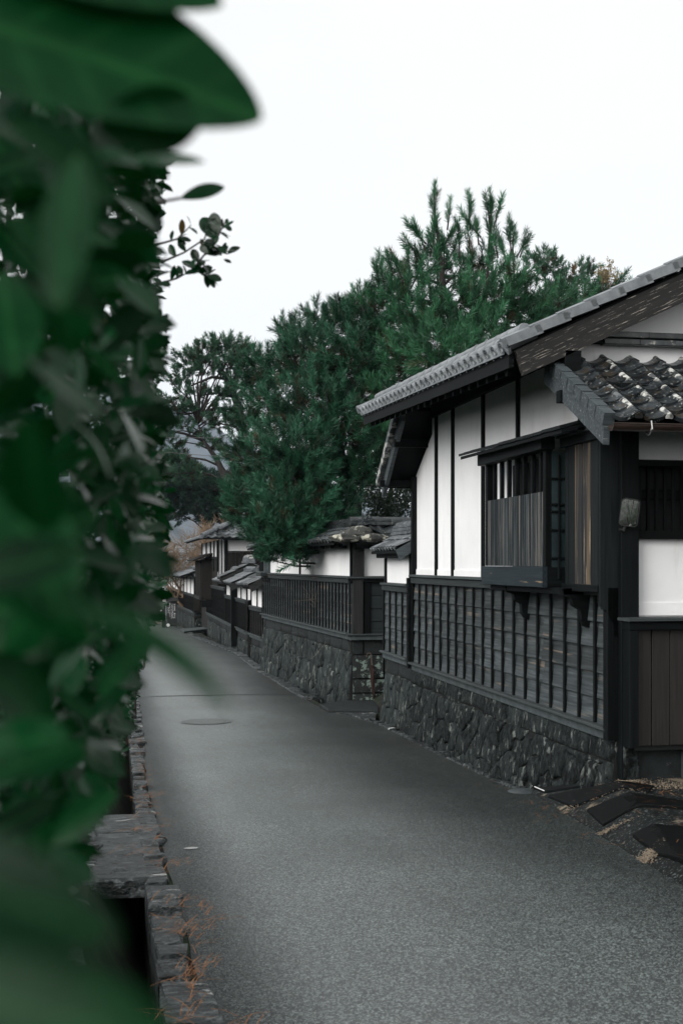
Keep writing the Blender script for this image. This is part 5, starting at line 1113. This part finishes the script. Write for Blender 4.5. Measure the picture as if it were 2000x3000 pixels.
bush('evergreen_shrub','dark evergreen shrub filling the gap between the pine and the near house',pb([(1090,1500,30,70),(1150,1440,30,90),(1180,1350,30,90),(1010,1530,30,60),(1120,1540,30,60),(1200,1480,29,70),(1130,1300,31,80),(1200,1250,31,80)]),M_bush,1700,.085)
bush('evergreen_shrub','dark evergreen bush at the road bend left of the notice board',pb([(450,1700,70,45),(420,1740,70,50),(465,1740,72,35),(400,1700,74,50),(440,1650,78,35)]),M_bush,420,.16)
# overhead wires
wr=thing('overhead_wire','upper thin wire crossing in front of the old pine','wire',at(58,460,1282)); b=MB(); b.tube([at(58,300,1279),at(58,460,1282),at(58,600,1283),at(58,720,1279),at(58,900,1272)],.012,4); obj('cable',b,M_hook,wr)
wr=thing('overhead_wire','lower thin wire sagging across the leaning pine trunk','wire',at(58,460,1323)); b=MB(); b.tube([at(58,300,1310),at(58,460,1323),at(58,600,1334),at(58,720,1341),at(58,900,1350)],.012,4); obj('cable',b,M_hook,wr)
# sandy path at the bend
b=MB(); pts=[(-1.5,70,zr(70)+.06),(2.6,72,zr(72)+.06),(2.2,84,zr(84)+.3),(-3,84,zr(84)+.3)]; b.add(pts,[(0,1,2,3)]); tag(obj('path',b,M_sand),kind='structure')
# ------------------------------------------------------------------ the camellia hedge beside the camera
HB=[(0,470),(300,470),(500,500),(700,455),(850,470),(1000,482),(1130,470),(1300,480),(1500,488),(1650,482),(1750,478),(1900,412),(2050,388),(2150,366),(2300,320),(2450,260),(2600,210),(3000,160)]
def hb(py): return float(np.interp(py,[q[0] for q in HB],[q[1] for q in HB]))
leafm=[]
for k in range(4):
    b=MB(); v,f=leaf_mesh(1,.40+.05*k,.10+.07*k,.10+.05*k,22); b.v=[tuple(q) for q in v]; b.f=f; leafm.append(b.mesh('leaf',M_leaf,smooth=True))
nearm=[m.copy() for m in leafm]
for m in nearm: m.materials[0]=M_leafnear
def leaf_at(parent,a,e,up,w=None,k=None,sc=1):
    """one leaf from stalk a to tip e, face turned towards up"""
    a,e=V(a),V(e); y=(e-a); L=y.length; y/=L; x=y.cross(V(up)).normalized(); z=x.cross(y)
    M=fr(a,x,y,z)@Matrix.Diagonal((L*(w or 1),L,L,1)); return inst('leaf',leafm[k if k is not None else random.randrange(4)],parent,M)
def shrub(label,loc,t0,t1,nobj,nstuff,Lf,seed,zlo,zhi,big=(),fix=0):
    r=random.Random(seed); t=thing('camellia_shrub',label,'shrub',loc,'camellia shrubs of the hedge')
    def sample(front):
        tt=r.uniform(t0,t1); z=r.uniform(zlo,zhi); py=1650-(z-EYE)*F/tt
        lim=hb(min(max(py,0),3000))+14+16*noise.noise(V((py*.012,tt*.8,seed)))*2-10
        X=tt*((lim-1000)/F*CT+ST); dep=abs(r.gauss(0,.10)) if front else (abs(r.gauss(0,.3)) if r.random()<.6 else r.uniform(.2,1.1))
        y=tt*(CT-ST*(lim-1000)/F); return V((X-dep-.5*Lf,y,z))
    for a,e,up,w,k in big: leaf_at(t,a,e,up,w,k).data=nearm[k]
    for i in range(nobj):
        p=sample(True); d=V((r.gauss(.55,.6),r.gauss(-.1,.7),r.gauss(-.05,.55))).normalized(); leaf_at(t,p,p+d*Lf*r.uniform(.75,1.15),V((r.gauss(.2,.5),r.gauss(-.3,.5),1)))
    P=np.array([tuple(sample(i%3==0)) for i in range(nstuff)]); D=rng.normal(size=(nstuff,3))*.7+np.array([.4,-.1,.0])
    o=bulk('foliage',M_leaf,*leaf_mesh(1,.5,.2,.15,4),rotmats(D,rng.uniform(-1.2,1.2,nstuff))*(Lf*rng.uniform(.75,1.15,nstuff))[:,None,None],P,rng.random(nstuff),parent=t,smooth=True); o['kind']='stuff'
    for k in range(5):
        y=r.uniform(t0,t1); b=MB(); x=-.35-.15*r.random()
        b.tube([(x,y,zr(y)-.1),(x+.05,y+.05,1.2),(x-.1,y-.1,2.2),(x+.08,y,zhi)],[.03,.025,.02,.008],6); obj('stem',b,M_bark,t)
    return t
q=lambda t,x,y: at(t,x,y)
big=[ # large leaves close to the lens
 (q(.62,-560,-60),q(.58,738,165),(.3,-1,.25),.85,1),(q(.62,-300,-240),q(.60,640,-60),(.2,-1,.2),.7,0),
 (q(.33,150,1780),q(.30,660,1890),(-.1,-.35,1),.36,3),
 (q(.25,-380,2480),q(.23,290,2700),(.1,-1,.5),.8,1),(q(.26,-330,2850),q(.23,420,3050),(.1,-1,.4),.8,2)]
rb=random.Random(77)
for i in range(95):
    t_=rb.uniform(.6,1.25) if i%5 else rb.uniform(.42,.6); py=rb.uniform(330,3000); lim=hb(py)-60-40/t_; an=rb.gauss(.5,.8); Lp=.056*F/t_*rb.uniform(.75,1.1)
    ex_=min(lim,rb.uniform(0,300) if i%4 else rb.uniform(200,420)); sx=ex_-math.cos(an)*Lp; sy=py-math.sin(an)*Lp
    if py<700: sy=max(sy,330)
    big.append((q(t_+rb.uniform(-.04,.06),sx,sy),q(t_,ex_,py),(rb.gauss(.1,.5),-.8,rb.gauss(.5,.5)),rb.uniform(.85,1.1),rb.randrange(4)))
shrub('very close camellia leaves, large and blurred, filling the edge by the lens',(-.2,.5,.6),.8,1.6,290,1500,.05,31,1.0,3.4,big)
sp=thing('camellia_sprig','single long leaf sticking out from the hedge against the sky','leaf sprig',at(1.7,500,580),None)
leaf_at(sp,at(1.7,528,582),at(1.7,655,540),(.0,-1,.45),1.0,0); b=MB(); b.tube([at(1.75,440,600),at(1.7,490,588),at(1.7,530,581)],.0022,5); obj('stem',b,M_twigd,sp)
shrub('camellia shrub with glossy leaves standing second from the lens',(-.3,2,.5),1.2,2.9,290,8500,.05,32,.7,4.0)
s3=shrub('camellia shrub with small sharp leaves and a sprig reaching into the sky',(-.3,4,.4),2.6,5.4,290,9000,.052,33,.6,4.7)
# the airy sprig against the sky
b=MB(); stem=[((455,835),(520,815),(565,790)),((565,790),(600,745),(640,690),(660,650)),((565,790),(590,800),(620,815)),((470,770),(540,740),(600,700),(612,640)),((600,745),(640,735),(668,745)),((450,720),(520,700),(560,660)),((450,330),(490,345),(505,350))]
for s in stem: b.tube([at(3.5,*p) for p in s],[.004]+[.0028]*(len(s)-2)+[.0016],5,False)
obj('twigs',b,M_twigd,s3)['kind']='stuff'
r=random.Random(4)
for s in stem:
    for i in range(15 if s[0][0]>500 else 9):
        k=r.randrange(len(s)-1); u=r.random(); px,py=s[k][0]+(s[k+1][0]-s[k][0])*u,s[k][1]+(s[k+1][1]-s[k][1])*u
        if px<500 and r.random()<.3: continue
        a=at(3.5+r.uniform(-.06,.06),px,py); an=r.uniform(-.6,2.6); L=r.uniform(28,46)*3.5/F; e=a+V((math.cos(an),r.uniform(-.5,.5),math.sin(an))).normalized()*L; leaf_at(s3,a,e,(r.gauss(0,.6),-.7,r.gauss(.4,.5)),1.15)
for (x0,y0,x1,y1) in ((640,690,618,620),(650,665,652,640),(628,700,596,628),(640,700,600,675),(660,655,668,640),(655,760,678,768),(610,815,632,838),(600,800,612,842),(505,350,510,392),(440,345,512,352)):
    leaf_at(s3,at(3.5,x0,y0),at(3.5,x1,y1),(r.gauss(0,.4),-1,.3),1.2)
shrub('camellia shrub of the hedge beyond the sprig-bearing one, along the open ditch',(-.35,7.2,.2),5.4,9.0,120,3200,.055,34,.3,2.6)
shrub('low camellia shrub where the hedge ends beside the narrow ditch',(-.35,13,0),9.0,19,60,2600,.055,35,-.2,2.1)
# fern-like weeds at the far end of the hedge
bush('roadside_bush','small leafy roadside bush at the far end of the hedge',pb([(395,1905,20,22),(372,1960,18,22),(410,1850,40,26),(380,1800,40,40),(440,1790,60,30)]),M_leaf2,160,.09)
# fallen pine needles and dead leaves along the kerb
bv=np.array([(-.0019,0,0),(.0019,0,0),(.0016,.07,.008),(.0014,.14,.0),(-.0014,.14,0),(-.0016,.07,.008)]); bf=[(0,1,2,5),(5,2,3,4)]
P=[];D=[]
for i in range(95):
    y=4.3+14*rng.random()**1.5; x=xl(y)+rng.normal()*.09-.04
    for k in range(rng.integers(2,7)):
        xx,yy=x+rng.normal()*.03,y+rng.normal()*.04; P.append((xx,yy,zr(yy)+.05+rng.random()*.012)); a=rng.random()*6.28 if rng.random()<.6 else 1.2; D.append((math.cos(a),math.sin(a),rng.normal()*.08))
for i in range(120):
    y=9+22*rng.random(); x=xr(y)-.12-abs(rng.normal())*.12; P.append((x,y,zr(y)+.022)); a=rng.random()*6.28; D.append((math.cos(a),math.sin(a),.03))
for i in range(60):
    a=rng.random()*6.28; x,y=3.5+rng.random()*1.1,7.5+rng.random()*3; P.append((x,y,rampz(x,y)+.03)); D.append((math.cos(a),math.sin(a),.03))
P,D=np.array(P),np.array(D); n=len(P)
tag(bulk('fallen_pine_needles',M_fall,bv,bf,rotmats(D,np.zeros(n))*rng.uniform(.6,1.1,n)[:,None,None],P,rng.random(n)),kind='stuff')
M_dead=leafmat('dead_leaf',(.10,.07,.035),(.22,.15,.08),(.3,.16,.08),rough=.8,trans=.05)
n=170; y=4+rng.random(n)*12; P=np.stack((-.1+rng.random(n)*.24,y,np.array([zr(q) for q in y])-.58+rng.random(n)*.04),1); D=np.stack((rng.normal(size=n),rng.normal(size=n),rng.normal(size=n)*.1),1)
tag(bulk('dead_leaves',M_dead,LV,LF,rotmats(D,rng.normal(size=n)*.3)*.07,P,rng.random(n)),kind='stuff')
# ------------------------------------------------------------------ hills and the hazy air
b=MB(); nx,ny=70,14; 
def hz(x,y):
    px=1000+F*((x*CT-y*ST)/(x*ST+y*CT)); s=(y-2300)/1250
    top=np.interp(px,[-200,200,330,400,470,540,600,660,760,900,1200,2200],[1060,1095,1120,1150,1164,1185,1200,1240,1300,1370,1470,1560])
    h=(1650-top)/F*2850; return -8+(h+8)*max(0,math.sin(min(1,max(0,s))*math.pi*.62)/.93)*(1+.05*noise.noise(V((x*.004,y*.004,0))))+14*noise.noise(V((x*.017,y*.017,2)))
for j in range(ny):
    for i in range(nx):
        y=2250+j*120; x=-1560+i*48; b.v.append((x,y,hz(x,y)))
b.f=[(j*nx+i,j*nx+i+1,(j+1)*nx+i+1,(j+1)*nx+i) for j in range(ny-1) for i in range(nx-1)]
tag(obj('hills',b,M_hill,smooth=True),kind='structure')

hm=bpy.data.materials.new('haze_air'); hm.use_nodes=True; hn=hm.node_tree.nodes; hn.remove(hn['Principled BSDF']); pv=hn.new('ShaderNodeVolumePrincipled')
pv.inputs['Color'].default_value=(.74,.85,1.0,1); pv.inputs['Density'].default_value=.00012; hm.node_tree.links.new(pv.outputs[0],hn['Material Output'].inputs['Volume'])
b=MB(); b.box(-2200,2300,-120,4200,-40,560); hz_=obj('haze',b,hm); tag(hz_,kind='stuff')
